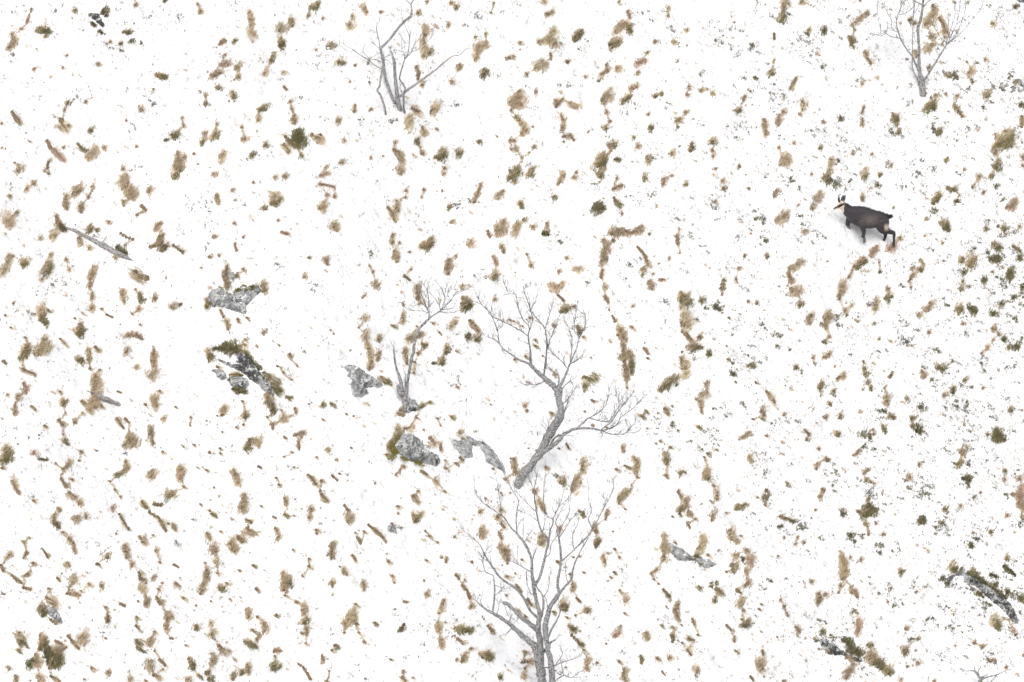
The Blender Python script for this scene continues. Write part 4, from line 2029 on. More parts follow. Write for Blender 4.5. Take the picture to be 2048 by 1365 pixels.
s 365,1030,20
d 595,1220,16
d 85,840,22
r 50,860,22 25,895,20
t 125,1015,14 85,1050,18
o 110,1100,24
t 145,1120,18
d 180,1125,14
s 130,1200,30
r 120,1260,24
d 125,1325,42 180,1340,24
o 40,1350,18
s 240,1210,22
s 185,845,14
s 295,855,16
s 140,90,20
t 470,30,16
s 580,80,16
s 270,65,22
s 1240,440,20
s 1010,565,18
t 1350,1300,40
@0,1023
o 430,30,24 440,85,30 470,120,18
r 505,165,24
t 555,220,20 595,265,24 595,315,20
t 615,55,38
t 690,35,28
t 955,20,22 990,75,26 1030,140,22
t 1200,10,24 1270,50,24 1300,100,32 1330,155,22
t 1345,95,20
r 930,175,18
t 1115,200,20 1145,235,26
t 1225,190,14
t 190,240,24
t 235,210,14
t 75,345,32
t 215,325,22 190,370,18
t 335,295,14 355,320,14 385,365,18
t 270,410,24
t 10,430,28 30,470,20
t 225,495,26 195,515,14
t 95,505,20 145,550,28 175,570,18
t 190,605,24 245,620,24
t 540,415,22 560,435,16
o 860,355,28
d 830,322,10
o 775,415,24 800,430,14
t 995,275,20 1010,320,26 1010,365,22
t 1055,420,28
t 1250,310,28
r 1280,405,26
o 1110,485,22 1130,530,36 1165,560,28
t 1135,610,40
t 1230,525,28
r 1270,620,22
r 1300,570,18
t 1180,700,36 1165,735,28
t 1105,715,18
t 1250,680,18 1285,730,32
t 460,530,18 480,560,10
t 600,540,34 580,560,20
d 550,538,12
t 715,580,24
t 815,590,28
t 540,650,26 590,660,24 640,670,14
t 650,635,16
t 390,615,22
t 375,680,26 420,715,36 440,750,22
o 330,760,40 350,820,34
t 410,860,26 450,890,26
t 845,765,22
t 965,735,24 1000,755,20
o 860,825,16 865,865,28
t 1095,845,24
t 1085,910,18 1110,940,12
t 1235,960,24
o 1095,1030,26 1100,1080,26 1150,1120,20
t 1195,1020,34 1205,1060,22
t 1235,1115,16
t 1215,1190,34 1205,1235,34
t 1275,1180,20 1320,1225,22
t 1300,1260,20
t 1235,1300,32 1275,1320,18
t 1335,820,28 1340,880,30 1330,935,26
t 1360,1010,20
o 155,970,28 165,1030,44 205,1050,30
o 150,1105,26
o 325,985,26 340,1040,44 320,1090,30
d 375,1110,42 400,1180,52
o 450,1120,44 480,1180,40 400,1240,30
r 500,1100,30 530,1080,20
r 440,1030,16 500,1060,18
d 240,1220,34 270,1190,26
t 285,1140,24 300,1200,30
t 545,990,22 585,1040,22 630,1095,18
t 670,990,34 690,1035,36
s 720,1075,18
t 845,1010,18
t 735,1250,24
t 865,1285,28
t 75,1255,22 60,1240,14
t 120,1310,18 135,1350,22
t 310,1310,32 320,1350,28
t 405,1310,18 440,1335,20 480,1360,16
t 245,1350,14
t 675,1340,18
t 1040,1335,32
t 1165,1350,20
s 690,240,18
s 820,960,20
d 25,655,14
@342,1023
o 335,20,26
t 20,110,22 40,150,12
t 290,180,24 315,230,18
t 335,285,42 360,320,24
t 180,65,16
t 400,160,22
t 485,235,22 490,300,34 515,320,18
t 620,130,44 645,175,26
t 645,90,18 600,65,10
o 545,200,38 575,235,22
t 815,40,14 840,55,10
o 915,25,26
t 1110,45,28
t 845,150,22 830,130,14
t 860,205,28
t 1165,145,26
t 1165,175,16
t 975,305,18
t 1295,250,28 1285,310,24 1285,370,24
d 1250,350,16
t 365,395,30
t 275,410,24
t 290,470,16 285,520,32
t 255,585,32 240,650,26
t 375,492,18
o 420,605,36 385,600,20
t 450,570,26
t 550,470,24
o 660,430,22
t 25,420,22 60,445,14
r 40,570,24 70,595,16
t 105,690,26
t 320,715,14
r 475,700,16
t 680,615,22 700,630,10
t 1105,375,20
t 1105,440,24
t 1050,515,20
t 895,490,28 910,555,34 905,620,30
o 940,560,38
t 915,670,24
t 1005,720,26
t 1055,760,28 1070,805,28
o 1070,870,38
t 1085,940,24 1085,980,22
t 1045,970,20
r 1080,1055,18
t 610,785,22 620,840,24
t 690,840,20
t 745,890,34 750,950,28
t 705,985,28 685,1030,18
o 655,945,26
o 590,1035,22 635,1050,34
o 845,825,26
r 830,1110,28 870,1110,22
r 830,1155,16
o 830,1230,42
o 205,910,34 215,935,22
t 320,890,28
t 330,970,38
r 385,1065,28 420,1100,34
t 125,1070,16
t 325,1135,18
t 340,1185,38
o 300,1280,44 310,1330,34
o 230,1310,22
o 145,1175,24 170,1220,24 180,1250,20
t 135,1340,32
t 510,1300,34 500,1330,28
o 570,1280,30
t 615,1225,24 625,1290,18
t 1020,1215,20 1055,1240,20 1090,1290,22 1115,1335,22
t 1220,1190,24 1205,1150,14
t 1265,1275,16
o 1310,1065,22 1335,1080,14
t 1285,1105,20
t 1250,1355,22
t 1285,560,28 1290,600,14
t 10,840,18
t 10,1010,22
t 200,750,14
r 1350,440,16
s 1310,980,20
s 740,375,12
d 40,245,16
@684,1023
t 50,20,28 55,75,28
t 450,15,18
o 575,30,28 595,80,20
t 635,25,28
t 210,105,14 275,155,22 325,205,16 350,240,14
t 180,160,24
t 110,170,18
t 150,245,26 120,205,18
r 400,95,22
d 470,130,16
t 665,155,14
r 700,195,22
t 765,245,16
t 85,350,20 115,395,14
t 375,400,26
t 680,390,24
t 835,370,20 835,405,16
t 15,460,26 35,500,12
t 400,515,26
t 420,570,18
t 170,565,24 180,620,20
t 660,550,20
t 685,655,30
o 900,203,14
t 1110,140,24 1130,195,30
t 1245,45,34
t 1275,95,22 1300,130,16
r 1255,170,20 1280,220,18
t 1265,280,26 1320,355,28 1325,410,24
o 1040,400,26
t 910,500,22 935,535,18
r 980,545,14
t 960,590,18 1000,630,20 1025,680,30
t 1035,755,28
t 1320,515,26
o 1315,670,22
t 495,720,16 530,727,8
r 425,780,20
t 815,710,22 795,765,38
t 775,815,16
t 70,830,48 60,880,28
o 105,880,24
t 115,740,24
t 20,895,26
t 20,965,20
t 135,965,18
r 185,1040,26
o 265,890,26
d 495,900,24 485,935,26
t 770,890,24 775,950,26
t 785,1025,26 800,1080,20
r 830,885,18
o 905,930,22 960,935,30 1030,950,26
s 920,875,22
r 1135,860,14
o 1170,910,22 1200,950,24
r 965,1050,20 920,1015,16
d 885,995,14
r 1035,1090,22
t 980,1155,34 960,1195,24
t 915,1185,14
o 1130,1160,28 1180,1155,28 1100,1135,16
o 1265,1320,28
t 490,1270,16
t 480,1320,22 500,1350,18
t 570,1325,16
o 390,1180,18
s 220,1175,14
s 620,1160,14
s 625,905,22
s 340,330,18
s 1050,1315,18
s 640,1055,18
s 500,1160,18
d 190,1330,12
@1026,1023
d 560,20,26
t 260,10,20
t 750,20,24 740,60,18
t 655,110,36 670,160,30
o 670,235,30 665,280,18
r 370,140,34
t 245,200,28 235,250,32
t 815,300,22
r 850,365,18
t 715,355,18 735,400,24
t 360,400,26
t 485,365,20
t 530,355,16
t 565,485,22
o 810,485,22
o 785,525,24
t 455,500,20
t 480,580,26 475,620,26
t 510,690,18 540,725,14
o 590,785,32
o 400,740,36 415,750,22
o 325,800,22
t 435,845,20
r 500,830,16
o 490,935,32 445,915,16
o 470,985,24 510,1020,24 540,1060,20
t 570,1105,18
t 595,1195,28 595,1250,26
r 675,1205,20
t 855,630,20
t 900,700,34
t 895,810,22
r 815,985,36 850,970,26
r 860,915,20
r 745,1055,18
t 1210,190,26 1210,250,28 1210,320,30 1205,380,32
t 1300,250,26
t 1150,460,24 1110,490,22
r 1125,540,18
r 1160,575,18
o 1200,620,18 1240,665,16
t 1320,740,24 1290,795,24 1325,860,22
t 1345,905,16
o 1190,910,22
o 1275,920,22
o 1225,758,14
t 1065,970,24 1080,1015,18
o 1280,990,22 1275,1035,20
t 1255,1165,30
t 1155,1170,26
o 1020,1150,16 1030,1205,24
r 1190,1275,16 1215,1310,12
r 850,1195,26
t 890,1260,22 885,1310,24 905,1350,22
t 100,1120,26
t 75,1200,22 140,1195,22
t 95,1250,18
t 90,1310,30
t 30,590,24 70,640,20
t 120,700,24 150,745,20
t 40,790,26
t 100,835,26
t 75,385,18
o 1335,20,26
o 1275,40,16
s 920,440,18
t 20,495,16
t 425,1245,16
s 380,1290,20
t 1355,1050,20
s 690,1310,16
s 780,730,14
r 800,160,14
@1368,1023
t 45,25,30
r 90,60,20
t 30,95,14 50,135,12
t 235,30,22 225,65,22
t 370,150,28 385,210,34
t 425,230,28
r 460,195,22
t 145,200,20 145,245,30 120,295,30
o 100,345,28
r 195,345,26
d 285,310,16
t 415,350,30
t 500,310,26
r 520,365,30 545,430,14
d 480,380,24
o 385,420,38 395,455,24
t 500,470,28
t 340,480,20
t 510,570,32 490,590,20
t 430,625,32 455,650,18
t 455,735,34 470,690,18
t 475,790,24
t 465,860,20
o 510,890,30 465,905,18
o 115,600,22 140,612,10
o 260,615,28 295,635,26
o 245,705,28
o 260,562,14
o 620,740,20
t 605,780,22
t 70,860,18 85,905,16
t 40,1010,32 80,1030,16
t 115,985,24
t 30,1105,24 60,1145,18
t 110,1250,26 105,1285,18
r 340,905,20 380,950,12
r 405,1030,22 405,1000,14
o 420,1115,22
t 755,355,18
t 770,705,16
o 800,755,18
r 830,830,16
t 920,955,24 890,920,14
t 745,1003,14
t 630,1110,16 635,1145,18
t 620,1195,40 600,1245,30
t 640,1320,14
o 530,1315,18 555,1345,16
o 770,35,22 830,60,18 880,80,14
d 765,120,22
d 920,130,24
r 910,205,18
o 960,245,22
r 890,260,20
d 1095,215,18
r 800,208,16
d 1335,190,30
t 1255,350,24 1285,400,34 1285,460,38 1270,520,40
t 1255,590,28
t 1335,605,24 1345,650,20
t 1020,555,24
t 1080,655,32 1085,710,40
r 1135,660,24
d 1110,960,28
d 1190,1000,22
d 1275,1020,26 1320,1040,30 1340,1090,40
t 1130,1080,20
o 1160,1110,26
r 1300,1160,28 1340,1180,22
r 1330,1260,28 1300,1320,34
r 1330,365,16
t 800,1355,20
t 1230,650,12
d 1350,890,16
r 340,10,18
s 100,1340,16
@1706,1023
o 110,15,40 60,5,24
o 105,95,26
r 185,95,18
r 125,180,18
r 245,180,26
d 205,265,24
d 10,230,22
r 65,380,24
s 370,310,24
o 385,475,34
d 550,80,28 570,45,18
o 715,85,28
d 670,120,22
s 770,140,22
d 755,10,16
r 1235,30,26
d 1330,95,18
s 975,120,22
r 960,170,16
d 945,270,28
s 1000,215,24
o 1100,165,24
s 1150,140,18
o 1230,365,26
d 1280,400,14
d 1205,435,20 1255,470,18 1295,510,14
o 785,450,26 820,465,24
d 870,470,24
d 930,490,30 985,515,36 1040,555,36 1085,600,26
d 1120,610,22 1170,650,22 1220,690,20
d 1010,650,24 1040,680,18
d 1100,500,18 1145,520,18
d 1140,580,26
o 960,460,20
d 1235,640,26
d 1280,660,22
d 1350,690,36
d 1085,740,22
o 1135,860,40 1150,910,30
t 1205,855,20
t 1245,865,16
r 1285,950,30
d 1310,985,16
r 970,1045,24
o 1035,1075,26
s 1070,1130,20
r 1110,1185,26
d 1150,1205,16
r 1225,1245,18
s 290,565,18
r 305,610,16
r 280,720,18
d 330,760,18
d 470,595,14
r 510,640,18
r 430,930,28
d 460,1020,22
o 520,1015,22
o 410,1105,30 420,1130,26
r 500,1110,16
r 525,1205,28
o 435,1235,16
o 120,1060,24 150,1070,16
d 30,1100,34 60,1130,26
o 135,1160,36 185,1195,32 230,1225,30
o 280,1260,36 290,1285,24
d 45,1170,18
d 80,1250,16
r 10,630,22 40,680,18
r 45,860,30 50,920,32 35,975,22
r 20,790,14
r 10,1220,24
t 385,1345,22
d 690,765,14
d 800,830,12
d 850,915,12
r 650,1355,20
d 1335,800,14
d 965,625,16
s 1250,1010,16
t 1350,40,20
r 1360,1145,14
"""
# ------------------------------------------------------------------ grass tufts, heather and moss
PAL = {   # own blade colours: (light, dark, second light, second share)
    't': ((.82, .70, .535), (.33, .25, .165), (.54, .46, .30), .14),
    'r': ((.82, .67, .535), (.39, .28, .205), (.62, .48, .36), .3),
    'o': ((.77, .645, .465), (.29, .23, .14), (.32, .295, .15), .36),
    'd': ((.285, .285, .15), (.095, .10, .065), (.44, .35, .24), .2),
    's': ((.36, .34, .30), (.125, .122, .11), (.78, .78, .78), .12),
    'h': ((.33, .315, .165), (.105, .105, .065), (.46, .36, .23), .24),
    'm': ((.29, .26, .04), (.15, .145, .025), (.34, .27, .10), .25),
}
FRINGE = []
def lens_like(c, discs):
    if c in 'dsh': return False
    x, y, r = discs.mean(0)
    if len(discs) > 1:
        v = discs[-1, :2]-discs[0, :2]; a = math.degrees(math.atan2(v[1], v[0]))
        return 15 < a < 62 and np.hypot(*v) > 1.3*r and x < 1560
    return x < 1560 and y > 620 and r < 7.0
def disc_chain(discs):
    D = [discs[0]]
    for a, b in zip(discs[:-1], discs[1:]):
        n = max(1, int(np.hypot(*(b-a)[:2])/max(2.0, .75*min(a[2], b[2]))))
        for i in range(1, n+1): D.append(a + (b-a)*i/n)
    return np.array(D)
def blade_mesh(root, d, L, droop, w, col):
    n = len(root)
    u = RNG.normal(size=(n, 3)); s = np.cross(d, u); s /= np.linalg.norm(s, axis=1, keepdims=True) + 1e-9
    mid = root + d*(L*.55)[:, None]
    tip = root + d*L[:, None]*.98 + droop
    hw = w[:, None]*s*.5
    V = np.stack([root-hw, root+hw, mid-hw*.85, mid+hw*.85, tip], 1).reshape(-1, 3)
    b = np.arange(n)[:, None]*5
    Q = b + np.array([[0, 1, 3, 2]]); T = b + np.array([[2, 3, 4]])
    C = np.repeat(col, 5, 0)
    return V, [Q, T], C
def tuft_geo(c, discs, dens=1.0, hscale=1.0):
    D = disc_chain(discs)
    lens = lens_like(c, discs)
    pts, rad = [], []
    fill = {'t': 3.4, 'r': 2.6, 'o': 3.4, 'd': 4.0, 'h': 4.2, 's': 1.5, 'm': 3.0}[c]*dens
    seed = RNG.uniform(0, 6.28, 6)
    bw = {'t': 1.5, 'r': 1.35, 'o': 1.5, 'd': 1.7, 'h': 1.5, 's': 1.9, 'm': 1.3}[c]
    th0 = math.radians(RNG.uniform(27, 40))
    ca, sa = math.cos(th0), math.sin(th0)
    if len(D) > 1:
        D = D.copy(); jr = np.clip(RNG.normal(1, .24, len(D)), .5, 1.45)
        D[:, :2] += RNG.normal(0, .22, (len(D), 2))*D[:, 2:3]; D[:, 2] *= jr
    for x, y, r in D:
        Lp = np.clip(1.35*r, 6, 17)
        n = int(math.pi*r*r*fill/(Lp*bw*.5)*.92*(1 if len(D) == 1 else .88)) + 4
        a = RNG.uniform(0, 6.28, n)
        edge = .82 + .20*np.sin(2*a+seed[0]) + .14*np.sin(3*a+seed[1]) + .12*np.sin(5*a+seed[2]) + .1*np.sin(9*a + seed[3])
        q = np.sqrt(RNG.uniform(0, 1, n))*edge*1.12
        if c in 'ds':   # clumped sprigs with snow between
            kx = RNG.normal(0, .56 if c == 's' else .52, (max(3, int(r/1.6)), 2)); pk = kx[RNG.integers(0, len(kx), n)] + RNG.normal(0, .18 if c == 's' else .30, (n, 2))
            ex, ey = pk[:, 0]*r, pk[:, 1]*r*.85
        else:
            ex, ey = q*np.cos(a)*r, q*np.sin(a)*r
        if lens:
            f = 1.35 if len(D) == 1 else 1.0
            ex, ey = ex*f, ey*(.72 if len(D) == 1 else .85)
            ex, ey = ex*ca - ey*sa, ex*sa + ey*ca
        elif c in 'to': ey = ey*1.08
        pts.append(np.stack([x+ex, y+ey], 1)); rad.append(np.full(n, Lp))
    P = np.concatenate(pts); Lp = np.concatenate(rad)
    if len(P) > 3000: k = RNG.permutation(len(P))[:3000]; P, Lp = P[k], Lp[k]
    n = len(P)
    U = np.array([0, 0, 1.0])
    lean = RNG.uniform(-.05, .35)
    if c in 'tro':
        d = (U*(.30 if lens else 1.0) + FALL*(1.0 if lens else .18) + VR*(.10 if lens else lean)) + RNG.normal(0, .15 if lens else .27, (n, 3))
    elif c == 'm': d = N0 + RNG.normal(0, .5, (n, 3))
    else: d = U*1.0 + N0*.4 + RNG.normal(0, .5, (n, 3))
    d /= np.linalg.norm(d, axis=1, keepdims=True)
    L = Lp/PXM*RNG.uniform(.55, 1.25, n)*hscale*{'t': 1, 'r': .95, 'o': 1, 'd': .75, 'h': .9, 's': .7, 'm': .35}[c]
    # blades stand so that their middle lies over the patch
    ip = np.stack([d@VR, -(d@VU)], 1)*(L*PXM*.42)[:, None]
    R, t = ground_at(P[:, 0]-ip[:, 0], P[:, 1]-ip[:, 1])
    R = R - N0*.015
    droop = FALL[None]*(L*RNG.uniform(.05, .45 if c in 'tro' else .1, n))[:, None] + VR[None]*(L*RNG.uniform(-.1, .2, n))[:, None]
    lt, dk, sec, sh = [np.array(q) if not isinstance(q, float) else q for q in PAL[c]]
    mix = np.clip(RNG.beta(.95, .75, n), 0, 1)[:, None]
    if c in 'troh':
        q = vnoise(P[:, 0], P[:, 1]*.45, int(RNG.integers(1, 9999)), 4.2)
        mix = np.clip(.30*mix[:, 0] + .62 + q*.95 + .1, 0, 1)[:, None]
    col = dk*(1-mix) + lt*mix
    if c == 'o':   # greener on one side of the tuft
        g = (P[:, 0]-P[:, 0].mean())/(P[:, 0].std()+.1)*.5 + (P[:, 1]-P[:, 1].mean())/(P[:, 1].std()+.1)*.6 + RNG.normal(0, .7, n) > .1
    else: g = RNG.uniform(0, 1, n) < sh
    col[g] = sec*RNG.uniform(.7, 1.15, (g.sum(), 1))
    col *= RNG.uniform(.98, 1.02, (1, 3))*RNG.uniform(.88, 1.12)
    gr = col.mean(1, keepdims=True)
    if c in 'tro': col = gr + (col-gr)*.98
    w = RNG.uniform(.6, 1.35, n)*bw/PXM
    if c in 'trodsh':
        x0, y0 = P[:, 0].mean(), P[:, 1].mean()
        m = max(4, int(n*.26)); k = RNG.integers(0, n, m*3)
        if c in 'tro': k = k[np.argsort(-((P[k, 0]-x0)*.8-(P[k, 1]-y0)*.5 + RNG.normal(0, 1.5, len(k))))]
        k = k[:m]
        off = np.stack([RNG.normal(1.6 if c in 'tro' else .3, 2.0, m), RNG.normal(-.6 if c in 'tro' else 0, 1.7, m)], 1)
        Pf = np.array([x0, y0]) + (P[k]-[x0, y0])*RNG.uniform(1.0, 1.2, (m, 1)) + off
        Rf = ground_at(Pf[:, 0], Pf[:, 1])[0] - N0*.004
        pale = np.array([.82, .77, .70]) if c in 'tro' else np.array([.62, .62, .58])
        cf = col[k]*.35 + pale*.65
        FRINGE.append(blade_mesh(Rf, d[k], L[k]*RNG.uniform(.25, .6, m), droop[k]*.4, w[k], np.clip(cf, 0, .85)))
    V, F, C = blade_mesh(R, d, L, droop, w, np.clip(col, 0, .85))
    return V, F, C
def thatch_geo(c, discs):
    """low matted cushion of old stems under the blades, doubling as painted shade at their lower left"""
    D = disc_chain(discs); parts = []; cols = []
    lens = lens_like(c, discs)
    for x, y, r in D:
        x, y = x - .20*r, y + .28*r  # shifted so the dark cushion also paints shade along the tuft's lower-left edge
        n = 12; a = np.linspace(0, 2*math.pi, n, endpoint=False)
        V = []
        rr = r*(.55 + RNG.uniform(-.16, .16, n))
        ex, ey = np.cos(a)*rr, np.sin(a)*rr
        if lens and len(D) == 1:
            ex, ey = ex*1.3, ey*.6; ex, ey = ex*.85-ey*.5, ex*.5+ey*.85
        G0 = ground_at(x+ex, y+ey)[0] - N0*.01
        G1 = ground_at(x+ex*.65, y+ey*.65)[0] + N0*(.018+RNG.uniform(0, .02, (n, 1)))
        Gc = ground_at(x, y)[0] + N0*.035
        V = np.concatenate([G0, G1, Gc]); I = np.arange(n); J = np.roll(I, -1)
        parts.append((V, [np.stack([J, I, I+n, J+n], 1), np.stack([J+n, I+n, np.full(n, 2*n)], 1)]))
    V, F = join(parts)
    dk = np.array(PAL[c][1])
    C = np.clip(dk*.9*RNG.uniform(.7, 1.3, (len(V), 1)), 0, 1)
    return V, F, C
def merge(gs):
    V = []; by = {}; C = []; off = 0
    for v, fs, c in gs:
        V.append(v); C.append(c)
        for f in fs: by.setdefault(f.shape[1], []).append(f+off)
        off += len(v)
    return np.concatenate(V), [np.concatenate(x) for x in by.values()], np.concatenate(C)
def read_tufts(txt):
    out = []; ox = oy = 0
    for line in txt.strip().splitlines():
        if line[0] == '@': ox, oy = map(float, line[1:].split(',')); continue
        c, *ps = line.split()
        D = np.array([[float(q) for q in p.split(',')] for p in ps])/3.991
        D[:, 0] += ox; D[:, 1] += oy
        if c == 'd' and (len(D) > 1 or D[0, 2] > 6.5): c = 'h'
        D[:, 2] *= 1.03 if c in 'tro' else 1.2 if c == 'd' else 1.05
        out.append((c, D))
    return out
TUFTS = read_tufts(TUFT_DATA)
def area(D):
    E = disc_chain(D); return float((E[:, 2]**2).sum()*(1 if len(E) == 1 else .5))

LAND = [('the chamois', 1727, 440), ('the top-left snag tree', 797, 190), ('the straight top-right tree', 1845, 160), ('the leaning tree', 808, 780),
        ('the bowed middle tree', 1070, 880), ('the many-stemmed bottom tree', 1085, 1280), ('the star-shaped boulder', 462, 605), ('the black-lichened slab', 500, 745),
        ('the pitted grey slab', 728, 760), ('the broad mossy boulder', 835, 905), ('the snow-notched slab', 958, 905), ('the whitish slab', 1380, 1112),
        ('the black-streaked rock', 1690, 1300), ('the long rock rib', 1975, 1190), ('the long weathered log', 200, 490), ('the short log end', 220, 803),
        ('the lone ragged stone', 783, 1060), ('the rounded blue-grey stone', 110, 1220), ('the dark-tipped stone', 195, 35), ('the little sapling', 1958, 1345),
        ('the tall left-edge tuft', 255, 365), ('the top-right stone', 2035, 5)]
DIRS = ['right of', 'below right of', 'below', 'below left of', 'left of', 'above left of', 'above', 'above right of']
ORD = ['', 'second ', 'third ', 'fourth ', 'fifth ', 'sixth ', 'seventh ', 'eighth ', 'ninth ', 'tenth ', 'eleventh ', 'twelfth '] + ['%dth ' % i for i in range(13, 60)]
CN = {'t': 'straw-coloured', 'r': 'reddish', 'o': 'green-tinged', 'd': 'dark green', 'h': 'olive green', 's': 'snow-dusted grey'}
def describe(items):
    keys = {}
    for it in items:
        c, D = it['c'], it['D']
        E = disc_chain(D); x, y = E[:, 0].mean(), E[:, 1].mean()
        w = (E[:, 0]+E[:, 2]).max() - (E[:, 0]-E[:, 2]).min(); h = (E[:, 1]+E[:, 2]).max() - (E[:, 1]-E[:, 2]).min()
        a = area(D)
        size = 'big' if a > 230 else 'small' if a < 60 else 'middling'
        if len(D) > 2 and max(w, h) > 30: shape = 'trailing' if h > w else 'sprawling'
        elif h > 1.5*w: shape = 'tall'
        elif w > 1.35*h: shape = 'low'
        elif lens_like(c, D): shape = 'combed-over'
        else: shape = 'rounded'
        ld = sorted((math.hypot(x-lx, y-ly), nm, lx, ly) for nm, lx, ly in LAND)[0]
        ang = math.atan2(y-ld[3], x-ld[2]); dr = DIRS[int(round(ang/(math.pi/4))) % 8]
        keys.setdefault((size, shape, CN[c], dr, ld[1], c in 'dsh'), []).append((ld[0], id(it), it))
        it['xy'] = (x, y)
    for (size, shape, cn, dr, nm, hs), L in keys.items():
        L.sort(key=lambda q: q[:2])
        noun = 'heather clump' if hs else 'grass tuft'
        for i, (_, _, it) in enumerate(L):
            o = '' if len(L) == 1 else ('nearest of %d ' % len(L) if i == 0 else ORD[i] + 'nearest ')
            it['label'] = f'{size} {shape} {cn} {noun}, {o}{dr} {nm}'
items = [dict(c=c, D=D, a=area(D)) for c, D in TUFTS]
grass = sorted([i for i in items if i['c'] in 'tro'], key=lambda i: -i['a'])
heath = sorted([i for i in items if i['c'] in 'dsh'], key=lambda i: -i['a']*(.6 if i['c'] == 's' else 1))
gp0 = np.array([i['D'][0][:2] for i in items])
describe(grass[:300]); describe(heath[:300])
def geo(it):
    g = [tuft_geo(it['c'], it['D'])]
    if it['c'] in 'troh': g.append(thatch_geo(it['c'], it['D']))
    return merge(g)
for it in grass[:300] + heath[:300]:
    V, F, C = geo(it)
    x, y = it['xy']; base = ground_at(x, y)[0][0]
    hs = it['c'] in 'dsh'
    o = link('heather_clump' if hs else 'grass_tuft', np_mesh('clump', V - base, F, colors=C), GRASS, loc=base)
    tag(o, it['label'], 'heather' if hs else 'grass tuft', 'heather poking through the snow' if hs else 'dry grass tufts on the snow slope')
def stuff(name, gs, label, cat):
    V, F, C = merge(gs)
    tag(link(name, np_mesh(name, V, F, colors=C), GRASS), label, cat, kind='stuff')
ex = []
cc = np.array([disc_chain(i['D']).mean(0)[:2] for i in items])
while len(ex) < 520:
    x, y = RNG.uniform(-10, 2058)**1.0, RNG.uniform(-10, 1375)
    if np.hypot(cc[:, 0]-x, cc[:, 1]-y).min() < 13 or (abs(x-1728) < 75 and abs(y-445) < 55): continue
    rr_ = RNG.uniform(1.5, 3.4); an = RNG.uniform(.4, .75); ln = rr_*RNG.uniform(.3, 2.8)
    ex.append(tuft_geo(RNG.choice(list('tttrro')), np.array([[x, y, rr_], [x+math.cos(an)*ln, y+math.sin(an)*ln, rr_*.7]]), .75))
stuff('small_grass_tufts', ex + [geo(i) for i in grass[300:]], 'smaller dry grass tufts scattered all over the snow', 'grass')
hq = []
hp = np.array([[*disc_chain(i['D']).mean(0)[:2]] for i in heath if i['D'][0][0] > 1250])
for _ in range(1150):
    if RNG.uniform() < .62: x, y = hp[RNG.integers(0, len(hp))] + RNG.normal(0, 1, 2)*[16, 13]
    else: x, y = 2060 - abs(RNG.normal(0, 330)), RNG.uniform(0, 1365)
    r = RNG.gamma(2.4, .75) + 1.2; an = RNG.uniform(.35, .75); ln = r*RNG.uniform(.6, 2.6)
    if abs(x-1728) < 75 and abs(y-445) < 55: continue
    hq.append(tuft_geo('s' if RNG.uniform() < .7 else 'd', np.array([[x, y, r], [x+math.cos(an)*ln, y+math.sin(an)*ln, r*.8]]), .8))
for _ in range(260):
    x, y = gp0[RNG.integers(0, len(gp0))] + RNG.normal(0, 1, 2)*[18, 14]; r = RNG.gamma(2.5, .6) + 1.2
    hq.append(tuft_geo('s' if RNG.uniform() < .6 else 'r', np.array([[x, y, r]]), .7))
stuff('small_heather_sprigs', hq + [geo(i) for i in heath[300:]], 'smallest dark sprigs poking from the snow', 'heather')

# moss and grass that belong to a stone: parts of it
def moss(rockobj, chains, lift):
    gs = []
    for line in chains:
        D = line
        v, f, c = tuft_geo('m', D, 1.3)
        gs.append((v + np.array([0, -.985, .17])*lift - np.array(rockobj.location), f, c))
    V, F, C = merge(gs)
    link('moss', np_mesh('moss', V, F, colors=C), GRASS, rockobj)
moss(R1, parse('520,955,30 590,952,26 650,928,28 695,920,20\n318,1048,20 290,1085,18\n395,925,12 430,965,16 470,985,14', 342, 342, 3.991), .13)
moss(R4, parse('485,705,14 470,745,18 440,790,22 410,830,32 425,880,30 395,920,28\n445,875,22\n590,955,20 650,970,22\n690,830,20\n480,915,16 530,940,14', 684, 684, 3.991), .16)
moss(R2c, parse('460,292,12 520,266,14 565,268,12', 342, 684, 3.991), .11)
moss(R6, parse('800,716,24 860,705,30 940,720,34\n965,845,36\n868,795,18', 1290, 1030, 8.533), .09)

# tiny sprigs and stem tips nobody could count
sp = []
dpts = np.array([[*disc_chain(i['D'])[RNG.integers(0, len(disc_chain(i['D'])))][:2], i['D'][0][2]] for i in heath + heath])
near = dpts[RNG.integers(0, len(dpts), 1500)]
cx = near[:, 0] + RNG.normal(0, 1, 1500)*(near[:, 2]*1.1 + 7); cy = near[:, 1] + RNG.normal(0, 1, 1500)*(near[:, 2]*1.0 + 6)
gp = np.array([[*i['D'][0][:2], i['D'][0][2]] for i in items]); ng = gp[RNG.integers(0, len(gp), 900)]
cx = np.concatenate([cx, ng[:, 0] + RNG.normal(0, 1, 900)*(ng[:, 2]+8), RNG.uniform(-20, 2070, 600), 1480 + np.abs(RNG.normal(0, 330, 700))])
cy = np.concatenate([cy, ng[:, 1] + RNG.normal(0, 1, 900)*(ng[:, 2]+6), RNG.uniform(-20, 1385, 600), RNG.uniform(0, 1365, 700)])
kp = ~((np.abs(cx-1728) < 75) & (np.abs(cy-445) < 55)); cx, cy = cx[kp], cy[kp]
nn = RNG.integers(2, 7, len(cx)); rep = np.repeat(np.arange(len(cx)), nn); N = len(rep)
rr = RNG.gamma(2.0, .75, len(cx)) + .9; kind = RNG.uniform(0, 1, len(cx)); kind = np.where(kind < .7, 0, np.where(kind < .85, 1, 2))[rep]
Pq = np.stack([cx[rep] + RNG.normal(0, 1, N)*rr[rep], cy[rep] + RNG.normal(0, .7, N)*rr[rep]], 1)
dd = np.array([0, 0, 1.0]) + RNG.normal(0, .55, (N, 3)); dd /= np.linalg.norm(dd, axis=1, keepdims=True)
mx = RNG.uniform(0, 1, (N, 1))
